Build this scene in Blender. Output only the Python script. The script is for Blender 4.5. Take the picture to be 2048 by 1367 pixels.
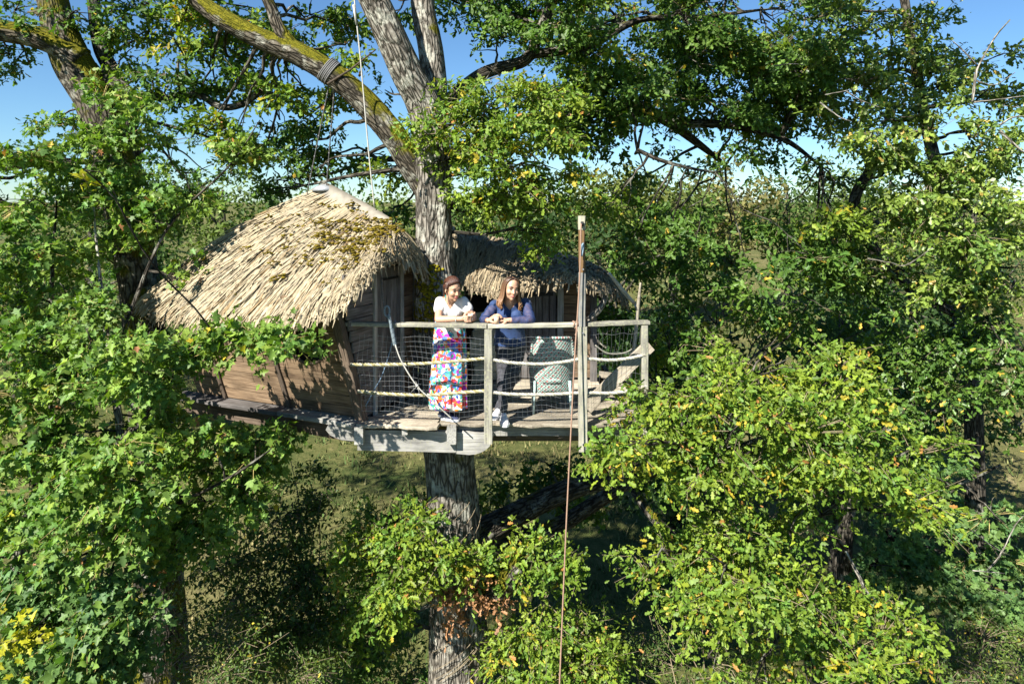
import bpy, bmesh, math, random
import numpy as np
from mathutils import Vector, Matrix, noise

# ------------------------------------------------------------------ camera
scene = bpy.context.scene
for o in list(bpy.data.objects):
    bpy.data.objects.remove(o)
col = scene.collection
F, CX, HY, ZC = 1365.0, 1024.0, 400.0, 8.44      # drone camera 8.4 m up, 24 mm lens, level with a lens shift
cd = bpy.data.cameras.new('camera'); cam = bpy.data.objects.new('camera', cd); col.objects.link(cam)
cam.location = (0, 0, ZC); cam.rotation_euler = (math.pi/2, 0, 0)
cd.sensor_width = 36; cd.lens = F/2048*36; cd.shift_y = -(683.5-HY)/2048
cd.clip_start = 0.1; cd.clip_end = 3000
scene.camera = cam
# ------------------------------------------------------------------ sky, sun, exposure
SUN_EL, SUN_AZ = math.radians(42), math.radians(219)
SUN = np.array([math.sin(SUN_AZ)*math.cos(SUN_EL), math.cos(SUN_AZ)*math.cos(SUN_EL), math.sin(SUN_EL)])
world = bpy.data.worlds.new('World'); scene.world = world; world.use_nodes = True
wn = world.node_tree.nodes; wl = world.node_tree.links
sky = wn.new('ShaderNodeTexSky'); sky.sky_type = 'NISHITA'; sky.sun_disc = False
sky.sun_elevation = SUN_EL; sky.sun_rotation = SUN_AZ
sky.altitude = 600; sky.air_density = 1.0; sky.dust_density = 0.0; sky.ozone_density = 3.5
tn = wn.new('ShaderNodeMixRGB'); tn.blend_type = 'MULTIPLY'; tn.inputs[0].default_value = 1.0; tn.inputs[2].default_value = (0.70, 0.92, 1.06, 1)
wl.new(sky.outputs[0], tn.inputs[1]); wl.new(tn.outputs[0], wn['Background'].inputs[0]); wn['Background'].inputs[1].default_value = 0.052
sd = bpy.data.lights.new('sun', 'SUN'); sd.energy = 5.0; sd.angle = math.radians(0.53); sd.color = (1.0, 0.945, 0.85)
so = bpy.data.objects.new('sun', sd); col.objects.link(so)
so.rotation_euler = Vector(SUN).to_track_quat('Z', 'Y').to_euler(); so.location = tuple(SUN*60)
scene.view_settings.view_transform = 'Standard'; scene.view_settings.look = 'None'
scene.view_settings.exposure = 1.45; scene.view_settings.gamma = 1; scene.view_settings.use_curve_mapping = False
scene.render.engine = 'CYCLES'
cy = scene.cycles
cy.max_bounces = 7; cy.diffuse_bounces = 3; cy.glossy_bounces = 2; cy.transmission_bounces = 4; cy.transparent_max_bounces = 8
cy.use_denoising = True
try:
    cy.denoiser = 'OPENIMAGEDENOISE'; cy.denoising_input_passes = 'RGB_ALBEDO_NORMAL'
except Exception: pass
cy.caustics_reflective = False; cy.caustics_refractive = False

# ------------------------------------------------------------------ helpers
rng = np.random.default_rng(11); random.seed(5)
def at(px, py, Y): return np.array([(px-CX)/F*Y, Y, ZC-(py-HY)/F*Y])
def nrm(v):
    v = np.asarray(v, float); return v/np.maximum(np.linalg.norm(v, axis=-1, keepdims=True), 1e-9)
UP = np.array([0, 0, 1.0])
WM = {}                                            # world matrices of parents
def attach(o, parent):
    if parent is not None:
        o.parent = parent; o.matrix_parent_inverse = WM[parent.name].inverted()
def tag(o, label=None, cat=None, group=None, kind=None):
    for k, v in (('label', label), ('category', cat), ('group', group), ('kind', kind)):
        if v: o[k] = v
    return o
def empty(name, loc, label, cat, group=None):
    o = bpy.data.objects.new(name, None); col.objects.link(o); o.empty_display_size = 0.2
    o.location = tuple(float(x) for x in loc); WM[o.name] = Matrix.Translation(Vector(o.location))
    return tag(o, label, cat, group)
def link(name, me, parent=None, mat=None, M=None):
    o = bpy.data.objects.new(name, me); col.objects.link(o)
    if mat is not None and len(me.materials) == 0: me.materials.append(mat)
    M = M or Matrix.Identity(4)
    attach(o, parent); o.matrix_basis = M; WM[o.name] = M
    return o
def smooth(me): me.polygons.foreach_set('use_smooth', np.ones(len(me.polygons), bool))

class MB:
    def __init__(s): s.v = []; s.f = []; s.t = []; s.uv = []; s.n = 0
    def add(s, v, f, tint=None, buv=None):
        v = np.asarray(v, float); s.v.append(v)
        s.f += [tuple(i+s.n for i in q) for q in f]
        tt = np.asarray(tint if tint is not None else (1, 1, 1), float)
        s.t.append(tt if tt.ndim == 2 else np.tile(tt, (len(v), 1)))
        s.uv.append(np.asarray(buv, float) if buv is not None else v)
        s.n += len(v)
    def mesh(s, name, sm=False):
        me = bpy.data.meshes.new(name); V = np.concatenate(s.v)
        me.from_pydata(V.tolist(), [], s.f)
        a = me.attributes.new('tint', 'FLOAT_COLOR', 'POINT')
        a.data.foreach_set('color', np.concatenate([np.concatenate(s.t), np.ones((s.n, 1))], 1).ravel())
        a = me.attributes.new('buv', 'FLOAT_VECTOR', 'POINT'); a.data.foreach_set('vector', np.concatenate(s.uv).ravel())
        if sm: smooth(me)
        return me
    def build(s, name, mat, parent=None, sm=False): return link(name, s.mesh(name, sm), parent, mat)
    # shapes
    def box(s, c, ax, ay, az, tint=None):
        c, ax, ay, az = (np.asarray(q, float) for q in (c, ax, ay, az))
        v = [c+i*ax+j*ay+k*az for i in (-1, 1) for j in (-1, 1) for k in (-1, 1)]
        s.add(v, [(0, 1, 3, 2), (4, 6, 7, 5), (0, 4, 5, 1), (2, 3, 7, 6), (0, 2, 6, 4), (1, 5, 7, 3)], tint)
    def tube(s, pts, rad, sides=8, tint=None, cap=True, disp=None, step=None):
        pts = np.asarray(pts, float); rad = np.broadcast_to(np.asarray(rad, float), (len(pts),)).copy()
        if step:
            pts, rad = resample(pts, rad, step)
        n = len(pts); T = nrm(np.gradient(pts, axis=0))
        ref = np.array([1.0, 0, 0]) if abs(T[0][0]) < 0.8 else np.array([0, 1.0, 0])
        N = np.zeros((n, 3)); N[0] = nrm(ref-T[0]*(ref@T[0]))
        for i in range(1, n):
            q = N[i-1]-T[i]*(N[i-1]@T[i]); N[i] = nrm(q)
        B = np.cross(T, N)
        th = np.linspace(0, 2*math.pi, sides, endpoint=False)
        S = np.concatenate([[0], np.cumsum(np.linalg.norm(np.diff(pts, axis=0), axis=1))])
        R = np.tile(rad[:, None], (1, sides))
        if disp is not None: R = R*disp(th, S, rad)
        c, sn = np.cos(th), np.sin(th)
        V = pts[:, None]+R[..., None]*(c[None, :, None]*N[:, None]+sn[None, :, None]*B[:, None])
        U = np.stack([R*c, R*sn, np.tile(S[:, None], (1, sides))], -1)
        V = V.reshape(-1, 3); U = U.reshape(-1, 3)
        f = []
        for i in range(n-1):
            for j in range(sides):
                k = (j+1) % sides
                f.append((i*sides+j, i*sides+k, (i+1)*sides+k, (i+1)*sides+j))
        if cap:
            f.append(tuple(range(sides))[::-1]); f.append(tuple((n-1)*sides+j for j in range(sides)))
        if tint is not None and np.ndim(tint) == 2: tint = np.repeat(np.asarray(tint, float), sides, 0)
        s.add(V, f, tint, U)
    def loft(s, rings, tint=None, cap=True):
        rings = np.asarray(rings, float); n, k, _ = rings.shape; f = []
        for i in range(n-1):
            for j in range(k):
                q = (j+1) % k; f.append((i*k+j, i*k+q, (i+1)*k+q, (i+1)*k+j))
        if cap: f.append(tuple(range(k))[::-1]); f.append(tuple((n-1)*k+j for j in range(k)))
        s.add(rings.reshape(-1, 3), f, tint)
    def ball(s, c, r, axes=None, seg=12, rings=8, tint=None):
        c = np.asarray(c, float); r = np.broadcast_to(np.asarray(r, float), (3,))
        A = np.eye(3) if axes is None else np.asarray(axes)
        v = []
        for i in range(1, rings):
            a = math.pi*i/rings
            for j in range(seg):
                b = 2*math.pi*j/seg
                v.append((math.sin(a)*math.cos(b)*r[0], math.sin(a)*math.sin(b)*r[1], math.cos(a)*r[2]))
        v += [(0, 0, r[2]), (0, 0, -r[2])]; v = np.array(v)@A+c
        f = []
        for i in range(rings-2):
            for j in range(seg):
                k = (j+1) % seg; f.append((i*seg+j, (i+1)*seg+j, (i+1)*seg+k, i*seg+k))
        t, b = len(v)-2, len(v)-1
        for j in range(seg):
            k = (j+1) % seg; f.append((t, j, k)); f.append((b, (rings-2)*seg+k, (rings-2)*seg+j))
        s.add(v, f, tint)

def catmull(P0, P1, P2, P3, t):
    return 0.5*((2*P1)+(-P0+P2)*t+(2*P0-5*P1+4*P2-P3)*t*t+(-P0+3*P1-3*P2+P3)*t**3)
def resample(pts, rad, step):
    D = np.concatenate([np.asarray(pts, float), np.asarray(rad, float)[:, None]], 1)
    E = np.concatenate([[2*D[0]-D[1]], D, [2*D[-1]-D[-2]]]); out = []
    for i in range(len(D)-1):
        L = np.linalg.norm(D[i+1][:3]-D[i][:3]); k = max(1, int(math.ceil(L/step)))
        for j in range(k): out.append(catmull(E[i], E[i+1], E[i+2], E[i+3], j/k))
    out.append(D[-1]); out = np.array(out); return out[:, :3], np.maximum(out[:, 3], 1e-4)
def poly(pts, n):                                   # smooth polyline with n samples, equal in parameter
    D = np.asarray(pts, float); E = np.concatenate([[2*D[0]-D[1]], D, [2*D[-1]-D[-2]]]); out = []
    for q in np.linspace(0, len(D)-1-1e-9, n):
        i = int(q); out.append(catmull(E[i], E[i+1], E[i+2], E[i+3], q-i))
    return np.array(out)

# ------------------------------------------------------------------ materials
def mat(name, build):
    m = bpy.data.materials.new(name); m.use_nodes = True
    nt = m.node_tree; b = nt.nodes['Principled BSDF']
    def N(t, **kw):
        n = nt.nodes.new('ShaderNode'+t)
        for k, v in kw.items():
            if k.startswith('i_'):
                key = k[2:]; key = int(key) if key.isdigit() else key.replace('_', ' ')
                n.inputs[key].default_value = v
            else: setattr(n, k, v)
        return n
    def L(a, bb): nt.links.new(a, bb)
    build(nt, b, N, L); return m
def ramp(N, stops, interp='LINEAR'):
    r = N('ValToRGB'); e = r.color_ramp; e.interpolation = interp
    while len(e.elements) < len(stops): e.elements.new(0.5)
    for el, (p, c) in zip(e.elements, stops):
        el.position = p; el.color = (*c, 1)
    return r
def mapping(N, L, src, scale):
    m = N('Mapping'); m.inputs['Scale'].default_value = scale; L(src, m.inputs['Vector']); return m.outputs[0]
def mixc(N, L, fac, a, b, blend='MIX'):
    m = N('MixRGB', blend_type=blend)
    for s, v in ((m.inputs[0], fac), (m.inputs[1], a), (m.inputs[2], b)):
        if hasattr(v, 'is_linked') or hasattr(v, 'links'): L(v, s)
        elif isinstance(v, (int, float)): s.default_value = v
        else: s.default_value = (*v, 1)
    return m.outputs[0]

def m_wood(name, c0, c1, c2, scale=1.0, rough=0.85, lichen=0.0):
    # grain runs along the piece's own X axis; each piece differs by its random number
    def f(nt, b, N, L):
        tc = N('TexCoord'); oi = N('ObjectInfo')
        off = N('VectorMath', operation='ADD'); L(tc.outputs['Object'], off.inputs[0])
        mu = N('Math', operation='MULTIPLY', i_1=37.0); L(oi.outputs['Random'], mu.inputs[0]); L(mu.outputs[0], off.inputs[1])
        v = mapping(N, L, off.outputs[0], (1.6*scale, 26*scale, 26*scale))
        n1 = N('TexNoise', i_Scale=2.2, i_Detail=7.0, i_Roughness=0.65); L(v, n1.inputs['Vector'])
        n2 = N('TexNoise', i_Scale=3.0, i_Detail=4.0); L(off.outputs[0], n2.inputs['Vector'])
        r = ramp(N, [(0.27, tuple(x*0.3 for x in c0)), (0.35, c0), (0.5, c1), (0.72, c2)]); L(n1.outputs[0], r.inputs[0])
        br = N('MapRange', i_1=0.3, i_2=0.7, i_3=0.62, i_4=1.25); L(n2.outputs[0], br.inputs[0])
        rv = N('MapRange', i_1=0.0, i_2=1.0, i_3=0.72, i_4=1.22); L(oi.outputs['Random'], rv.inputs[0])
        mm = N('Math', operation='MULTIPLY'); L(br.outputs[0], mm.inputs[0]); L(rv.outputs[0], mm.inputs[1])
        c = mixc(N, L, 1.0, r.outputs[0], mm.outputs[0], 'MULTIPLY')
        if lichen:
            n3 = N('TexNoise', i_Scale=38.0, i_Detail=5.0); L(off.outputs[0], n3.inputs['Vector'])
            k = ramp(N, [(0.52, (0, 0, 0)), (0.6, (lichen,)*3)]); L(n3.outputs[0], k.inputs[0])
            c = mixc(N, L, k.outputs[0], c, (0.34, 0.345, 0.22))
        L(c, b.inputs['Base Color']); b.inputs['Roughness'].default_value = rough; b.inputs['Specular IOR Level'].default_value = 0.25
        bp = N('Bump', i_Strength=0.5, i_Distance=0.006); L(n1.outputs[0], bp.inputs['Height']); L(bp.outputs[0], b.inputs['Normal'])
    return mat(name, f)
def m_plain(name, c, rough=0.6, metal=0.0, var=0.15, scale=30, bump=0.15, sheen=0.0, sss=0.0):
    def f(nt, b, N, L):
        tc = N('TexCoord'); n = N('TexNoise', i_Scale=scale, i_Detail=5.0); L(tc.outputs['Object'], n.inputs['Vector'])
        r = ramp(N, [(0.3, tuple(x*(1-var) for x in c)), (0.7, tuple(min(1, x*(1+var)) for x in c))]); L(n.outputs[0], r.inputs[0])
        L(r.outputs[0], b.inputs['Base Color']); b.inputs['Roughness'].default_value = rough; b.inputs['Metallic'].default_value = metal
        b.inputs['Sheen Weight'].default_value = sheen
        if sss:
            b.inputs['Subsurface Weight'].default_value = sss; b.inputs['Subsurface Radius'].default_value = (0.02, 0.008, 0.004); b.inputs['Subsurface Scale'].default_value = 0.5
        bp = N('Bump', i_Strength=bump, i_Distance=0.004); L(n.outputs[0], bp.inputs['Height']); L(bp.outputs[0], b.inputs['Normal'])
    return mat(name, f)
def m_bark(name, dark, mid, light, moss=0.5, lichen=0.4, vscale=1.0):
    def f(nt, b, N, L):
        at_ = N('Attribute', attribute_name='buv'); tc = N('TexCoord'); ge = N('NewGeometry')
        v = mapping(N, L, at_.outputs['Vector'], (vscale, vscale, 0.22*vscale))
        nd = N('TexNoise', i_Scale=9.0, i_Detail=3.0); L(v, nd.inputs['Vector'])
        vv = N('VectorMath', operation='MULTIPLY_ADD'); L(nd.outputs['Color'], vv.inputs[0]); vv.inputs[1].default_value = (0.08,)*3; L(v, vv.inputs[2])
        vo = N('TexVoronoi', feature='DISTANCE_TO_EDGE', i_Scale=22.0); L(vv.outputs[0], vo.inputs['Vector'])
        n1 = N('TexNoise', i_Scale=14.0, i_Detail=8.0, i_Roughness=0.7); L(tc.outputs['Object'], n1.inputs['Vector'])
        k = ramp(N, [(0.0, (0, 0, 0)), (0.22, (1, 1, 1))]); L(vo.outputs['Distance'], k.inputs[0])
        base = ramp(N, [(0.3, dark), (0.52, mid), (0.75, light)]); L(n1.outputs[0], base.inputs[0])
        c = mixc(N, L, k.outputs[0], tuple(x*0.35 for x in dark), base.outputs[0])
        n2 = N('TexNoise', i_Scale=5.0, i_Detail=7.0, i_Roughness=0.65); L(tc.outputs['Object'], n2.inputs['Vector'])
        lk = ramp(N, [(0.53, (0, 0, 0)), (0.62, (lichen,)*3)]); L(n2.outputs[0], lk.inputs[0])
        c = mixc(N, L, lk.outputs[0], c, (0.5, 0.5, 0.42))
        # moss grows on the top side of limbs and in patches
        sx = N('SeparateXYZ'); L(ge.outputs['Normal'], sx.inputs[0])
        n3 = N('TexNoise', i_Scale=2.6, i_Detail=6.0, i_Roughness=0.6); L(tc.outputs['Object'], n3.inputs['Vector'])
        ma = N('Math', operation='MULTIPLY_ADD', i_1=0.30, i_2=moss-0.5); L(sx.outputs['Z'], ma.inputs[0])
        mb = N('Math', operation='ADD'); L(ma.outputs[0], mb.inputs[0]); L(n3.outputs[0], mb.inputs[1])
        mk = ramp(N, [(0.57, (0, 0, 0)), (0.66, (1, 1, 1))]); L(mb.outputs[0], mk.inputs[0])
        n4 = N('TexNoise', i_Scale=60.0, i_Detail=3.0); L(tc.outputs['Object'], n4.inputs['Vector'])
        mc = ramp(N, [(0.3, (0.035, 0.045, 0.004)), (0.7, (0.17, 0.15, 0.012))]); L(n4.outputs[0], mc.inputs[0])
        c = mixc(N, L, mk.outputs[0], c, mc.outputs[0])
        L(c, b.inputs['Base Color']); b.inputs['Roughness'].default_value = 0.95; b.inputs['Specular IOR Level'].default_value = 0.1
        h = N('Math', operation='MULTIPLY_ADD', i_1=0.5); L(n1.outputs[0], h.inputs[0]); L(k.outputs[0], h.inputs[2])
        bp = N('Bump', i_Strength=0.9, i_Distance=0.02); L(h.outputs[0], bp.inputs['Height']); L(bp.outputs[0], b.inputs['Normal'])
    return mat(name, f)
def m_leaf(name, trans=0.28, rough=0.5, spec=0.28):
    def f(nt, b, N, L):
        a = N('Attribute', attribute_name='tint'); tc = N('TexCoord')
        n = N('TexNoise', i_Scale=55.0, i_Detail=3.0); L(tc.outputs['Object'], n.inputs['Vector'])
        mr = N('MapRange', i_1=0.3, i_2=0.7, i_3=0.6, i_4=1.3); L(n.outputs[0], mr.inputs[0])
        c = mixc(N, L, 1.0, a.outputs['Color'], mr.outputs[0], 'MULTIPLY')
        L(c, b.inputs['Base Color']); b.inputs['Roughness'].default_value = rough; b.inputs['Specular IOR Level'].default_value = spec
        t = N('BsdfTranslucent'); L(mixc(N, L, 1.0, c, (1.5, 1.7, 0.55), 'MULTIPLY'), t.inputs['Color'])
        mx = N('MixShader', i_0=trans); L(b.outputs[0], mx.inputs[1]); L(t.outputs[0], mx.inputs[2])
        L(mx.outputs[0], nt.nodes['Material Output'].inputs[0])
    return mat(name, f)
def m_tint(name, rough=0.8, spec=0.2, bump=0.3, scale=60.0, trans=0.0):
    def f(nt, b, N, L):
        a = N('Attribute', attribute_name='tint'); tc = N('TexCoord')
        n = N('TexNoise', i_Scale=scale, i_Detail=4.0); L(tc.outputs['Object'], n.inputs['Vector'])
        mr = N('MapRange', i_1=0.3, i_2=0.7, i_3=0.7, i_4=1.2); L(n.outputs[0], mr.inputs[0])
        c = mixc(N, L, 1.0, a.outputs['Color'], mr.outputs[0], 'MULTIPLY')
        L(c, b.inputs['Base Color']); b.inputs['Roughness'].default_value = rough; b.inputs['Specular IOR Level'].default_value = spec
        bp = N('Bump', i_Strength=bump, i_Distance=0.004); L(n.outputs[0], bp.inputs['Height']); L(bp.outputs[0], b.inputs['Normal'])
    return mat(name, f)

M = {}
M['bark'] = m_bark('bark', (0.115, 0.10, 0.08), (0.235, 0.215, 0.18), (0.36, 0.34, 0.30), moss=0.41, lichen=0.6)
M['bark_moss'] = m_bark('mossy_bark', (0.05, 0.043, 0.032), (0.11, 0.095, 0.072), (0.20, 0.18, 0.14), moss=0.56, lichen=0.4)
M['bark_dark'] = m_bark('dark_bark', (0.045, 0.04, 0.03), (0.09, 0.08, 0.065), (0.16, 0.15, 0.12), moss=0.30, lichen=0.3)  # darker bark; on the oaks it carries the shade on the limbs
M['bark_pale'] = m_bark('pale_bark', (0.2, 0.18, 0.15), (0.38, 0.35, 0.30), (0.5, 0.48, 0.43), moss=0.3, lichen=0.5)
M['twig'] = m_plain('twig_bark', (0.20, 0.16, 0.10), 0.9, var=0.4, scale=8)
M['twig_lichen'] = m_plain('lichened_twig_bark', (0.34, 0.27, 0.10), 0.9, var=0.5, scale=7)
M['deadwood'] = m_plain('dead_wood', (0.42, 0.39, 0.33), 0.9, var=0.35, scale=9)
M['leaf'] = m_leaf('leaf'); M['leaf_gloss'] = m_leaf('glossy_leaf', 0.22, 0.42, 0.38); M['leaf_far'] = m_leaf('far_leaf', 0.25, 0.6, 0.2)
M['grass'] = m_tint('grass_blade', 0.7, 0.2, 0.0)
M['thatch'] = m_tint('thatch_strip', 0.75, 0.25, 0.4, 25.0)
M['moss'] = m_tint('roof_moss', 0.95, 0.05, 0.8, 90.0)
M['thatch_base'] = m_plain('thatch_underlay', (0.11, 0.085, 0.055), 0.9, var=0.4, scale=14)
M['grey_wood'] = m_wood('weathered_grey_wood', (0.19, 0.185, 0.175), (0.31, 0.305, 0.285), (0.43, 0.42, 0.40), lichen=0.2)
M['deck_wood'] = m_wood('weathered_deck_wood', (0.19, 0.16, 0.12), (0.31, 0.27, 0.21), (0.42, 0.385, 0.31), lichen=0.15)
M['rail_wood'] = m_wood('lichened_rail_wood', (0.165, 0.158, 0.13), (0.275, 0.265, 0.22), (0.39, 0.375, 0.315), lichen=0.5)
M['brown_wood'] = m_wood('brown_plank_wood', (0.10, 0.065, 0.04), (0.19, 0.13, 0.08), (0.29, 0.21, 0.135))
M['dark_wood'] = m_wood('dark_timber', (0.055, 0.04, 0.03), (0.10, 0.075, 0.055), (0.17, 0.13, 0.10))
M['side_wood'] = m_wood('dull_grey_brown_wood', (0.075, 0.068, 0.062), (0.13, 0.12, 0.115), (0.20, 0.19, 0.185))
M['varnish'] = m_wood('varnished_wood', (0.15, 0.085, 0.035), (0.22, 0.13, 0.06), (0.30, 0.19, 0.09), rough=0.5)
M['pale_wood'] = m_wood('pale_lichened_wood', (0.30, 0.29, 0.21), (0.42, 0.41, 0.31), (0.52, 0.51, 0.41), lichen=0.4)
M['rope'] = m_tint('twisted_rope_fibre', 0.85, 0.2, 0.5, 200.0)
M['cord'] = m_plain('brown_cord', (0.27, 0.17, 0.12), 0.8, var=0.2, scale=120)
M['steel'] = m_plain('steel_wire', (0.30, 0.31, 0.33), 0.5, 0.6, var=0.2)
M['cable'] = m_plain('dark_cable', (0.10, 0.10, 0.10), 0.6, 0.2)
M['strap'] = m_plain('grey_strap', (0.13, 0.13, 0.13), 0.8)
M['pale_rope'] = m_plain('pale_rope', (0.40, 0.39, 0.35), 0.8); M['dull_rope'] = m_plain('dull_rope', (0.17, 0.165, 0.14), 0.9)
M['iron'] = m_plain('black_iron', (0.015, 0.015, 0.016), 0.6, 0.4)
M['canvas'] = m_plain('ridge_canvas', (0.225, 0.205, 0.165), 0.8, var=0.22, scale=9)
M['interior'] = m_plain('interior_shade', (0.035, 0.028, 0.022), 0.95, var=0.3, scale=6)  # near-black backing, shade inside the huts put into the colour
def pl(name, p0, p1, w, t, up, m, parent, seg=5, warp=0.004, edge=None, chamf=0.006, label=None):
    """a plank: own mesh, local X along its length, Y across (width w), Z = thickness along 'up'"""
    p0 = np.asarray(p0, float); p1 = np.asarray(p1, float); d = p1-p0; Ln = np.linalg.norm(d); x = d/Ln
    z = nrm(np.asarray(up, float)-x*(np.asarray(up, float)@x)); y = np.cross(z, x)
    R = []
    for i in range(seg+1):
        s = -Ln/2+Ln*i/seg; a, b = random.uniform(-warp, warp), random.uniform(-warp, warp); q = random.uniform(-warp, warp)*0.5
        y0, y1 = -w/2+a, w/2+b
        if edge is not None: y0 += edge(s+Ln/2)
        h = t/2; c = min(chamf, h*0.6)
        R.append([(s, y0+c, -h+q), (s, y1-c, -h+q), (s, y1, -h+c+q), (s, y1, h-c+q), (s, y1-c, h+q), (s, y0+c, h+q), (s, y0, h-c+q), (s, y0, -h+c+q)])
    mb = MB(); mb.loft(R); me = mb.mesh(name)
    mt = Matrix((tuple(x), tuple(y), tuple(z))).transposed().to_4x4(); mt.translation = Vector((p0+p1)/2)
    o = link(name, me, parent, m, mt)
    if label: o['label'] = label
    return o
# ------------------------------------------------------------------ ground
def m_ground(nt, b, N, L):
    tc = N('TexCoord')
    n1 = N('TexNoise', i_Scale=0.22, i_Detail=6.0, i_Roughness=0.6); L(tc.outputs['Object'], n1.inputs['Vector'])
    n2 = N('TexNoise', i_Scale=3.5, i_Detail=8.0, i_Roughness=0.7); L(tc.outputs['Object'], n2.inputs['Vector'])
    a = N('Math', operation='MULTIPLY_ADD', i_1=0.6, i_2=-0.3); L(n2.outputs[0], a.inputs[0])
    s = N('Math', operation='ADD'); L(a.outputs[0], s.inputs[0]); L(n1.outputs[0], s.inputs[1])
    r = ramp(N, [(0.32, (0.04, 0.06, 0.018)), (0.48, (0.095, 0.10, 0.035)), (0.64, (0.155, 0.14, 0.06)), (0.82, (0.28, 0.23, 0.125))]); L(s.outputs[0], r.inputs[0])
    L(r.outputs[0], b.inputs['Base Color']); b.inputs['Roughness'].default_value = 1.0; b.inputs['Specular IOR Level'].default_value = 0.05
    bp = N('Bump', i_Strength=0.8, i_Distance=0.12); L(n2.outputs[0], bp.inputs['Height']); L(bp.outputs[0], b.inputs['Normal'])
M['ground'] = mat('dry_meadow', m_ground)
mb = MB(); xs = np.concatenate([[-2500, -900, -300], np.linspace(-90, 90, 46), [300, 900, 2500]]); ys = np.concatenate([[-900, -200], np.linspace(-20, 150, 44), [300, 900, 2500]])
gv = [(x, y, (0.12*math.sin(x*0.31+y*0.17)+0.1*math.sin(y*0.43-x*0.2)+0.05*math.sin(x*1.3+y*0.9)) if abs(x) < 90 and -20 <= y <= 150 else 0.0) for y in ys for x in xs]
nx = len(xs); mb.add(gv, [(j*nx+i, j*nx+i+1, (j+1)*nx+i+1, (j+1)*nx+i) for j in range(len(ys)-1) for i in range(nx-1)])
tag(mb.build('ground', M['ground'], sm=True), kind='structure')
def gz(x, y): return 0.12*np.sin(x*0.31+y*0.17)+0.1*np.sin(y*0.43-x*0.2)+0.05*np.sin(x*1.3+y*0.9)

def fast_mesh(name, V, k, sizes, T):
    """V (n*k,3) verts, every item has k verts; sizes = list of local index tuples; T (n,3) tint per item"""
    n = len(V)//k; me = bpy.data.meshes.new(name)
    loc = np.concatenate([np.array(s) for s in sizes]); ls = np.array([len(s) for s in sizes])
    loops = (np.arange(n)[:, None]*k+loc[None]).ravel()
    starts = (np.arange(n)[:, None]*ls.sum()+np.concatenate([[0], np.cumsum(ls)[:-1]])[None]).ravel()
    me.vertices.add(len(V)); me.vertices.foreach_set('co', np.ascontiguousarray(V, np.float32).ravel())
    me.loops.add(len(loops)); me.loops.foreach_set('vertex_index', loops.astype(np.int32))
    me.polygons.add(n*len(sizes)); me.polygons.foreach_set('loop_start', starts.astype(np.int32))
    me.update(calc_edges=True)
    a = me.attributes.new('tint', 'FLOAT_COLOR', 'POINT')
    a.data.foreach_set('color', np.concatenate([np.repeat(T, k, 0), np.ones((len(V), 1))], 1).astype(np.float32).ravel())
    return me
# meadow grass in clumps, countless
def grass():
    n = 56000
    y = 11+60*rng.random(n)**1.7; x = (rng.random(n)*2-1)*(0.82*y+1)
    cl = np.floor(rng.random(n)*2500).astype(int); cx = rng.normal(0, 0.14, (n, 2))
    base = np.stack([x, y], 1); seeds = base[:2500]; base = np.where(rng.random(n)[:, None] < 0.6, seeds[cl]+cx, base)
    z = gz(base[:, 0], base[:, 1]); h = rng.uniform(0.05, 0.19, n)*(1+base[:, 1]/60); w = 0.012*(1+base[:, 1]/14)
    a = rng.random(n)*6.283; lean = rng.normal(0, 0.35, (n, 2))*h[:, None]
    B = np.stack([base[:, 0], base[:, 1], z-0.02], 1); d = np.stack([np.cos(a), np.sin(a), 0*a], 1)*w[:, None]
    T = B+np.stack([lean[:, 0], lean[:, 1], h], 1)
    V = np.stack([B-d, B+d, T], 1).reshape(-1, 3)
    k = rng.random((n, 1)); g = np.array([0.06, 0.10, 0.025]); dry = np.array([0.24, 0.20, 0.09])
    m = np.clip(0.32+0.45*np.sin(base[:, :1]*0.35+1)*np.cos(base[:, 1:]*0.27)+rng.normal(0, 0.3, (n, 1)), 0, 1)
    tag(link('grass', fast_mesh('grass', V, 3, [(0, 1, 2)], (g*(1-m)+dry*m)*(0.6+0.8*k)), None, M['grass']), 'tufts of dry and green meadow grass under the treehouse', 'grass', kind='stuff')
grass()

# ------------------------------------------------------------------ the deck
DZ = 6.0
deck = empty('treehouse_deck', (0, 8.2, DZ), 'weathered plank deck with wavy front edge built round the oak trunk', 'deck')
FP = [at(708, 848, 7.435)*[1, 1, 0], at(985, 858, 7.27)*[1, 1, 0], at(1320, 844, 7.50)*[1, 1, 0]]     # front edge line on plan
FP = [np.array([p[0], p[1], DZ]) for p in FP]
XS = -0.80
def front_y(x):
    if x < FP[1][0]: a, b = FP[0], FP[1]
    else: a, b = FP[1], FP[2]
    return a[1]+(b[1]-a[1])*(x-a[0])/(b[0]-a[0])
def wav(sd, amp=0.024):
    r = random.Random(sd); k = [(r.uniform(2, 5), r.random()*6), (r.uniform(8, 14), r.random()*6), (r.uniform(20, 34), r.random()*6)]
    return lambda s: amp*(math.sin(s*k[0][0]+k[0][1])+0.7*math.sin(s*k[1][0]+k[1][1])+0.35*math.sin(s*k[2][0]+k[2][1]))
bw = 0.145
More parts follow.
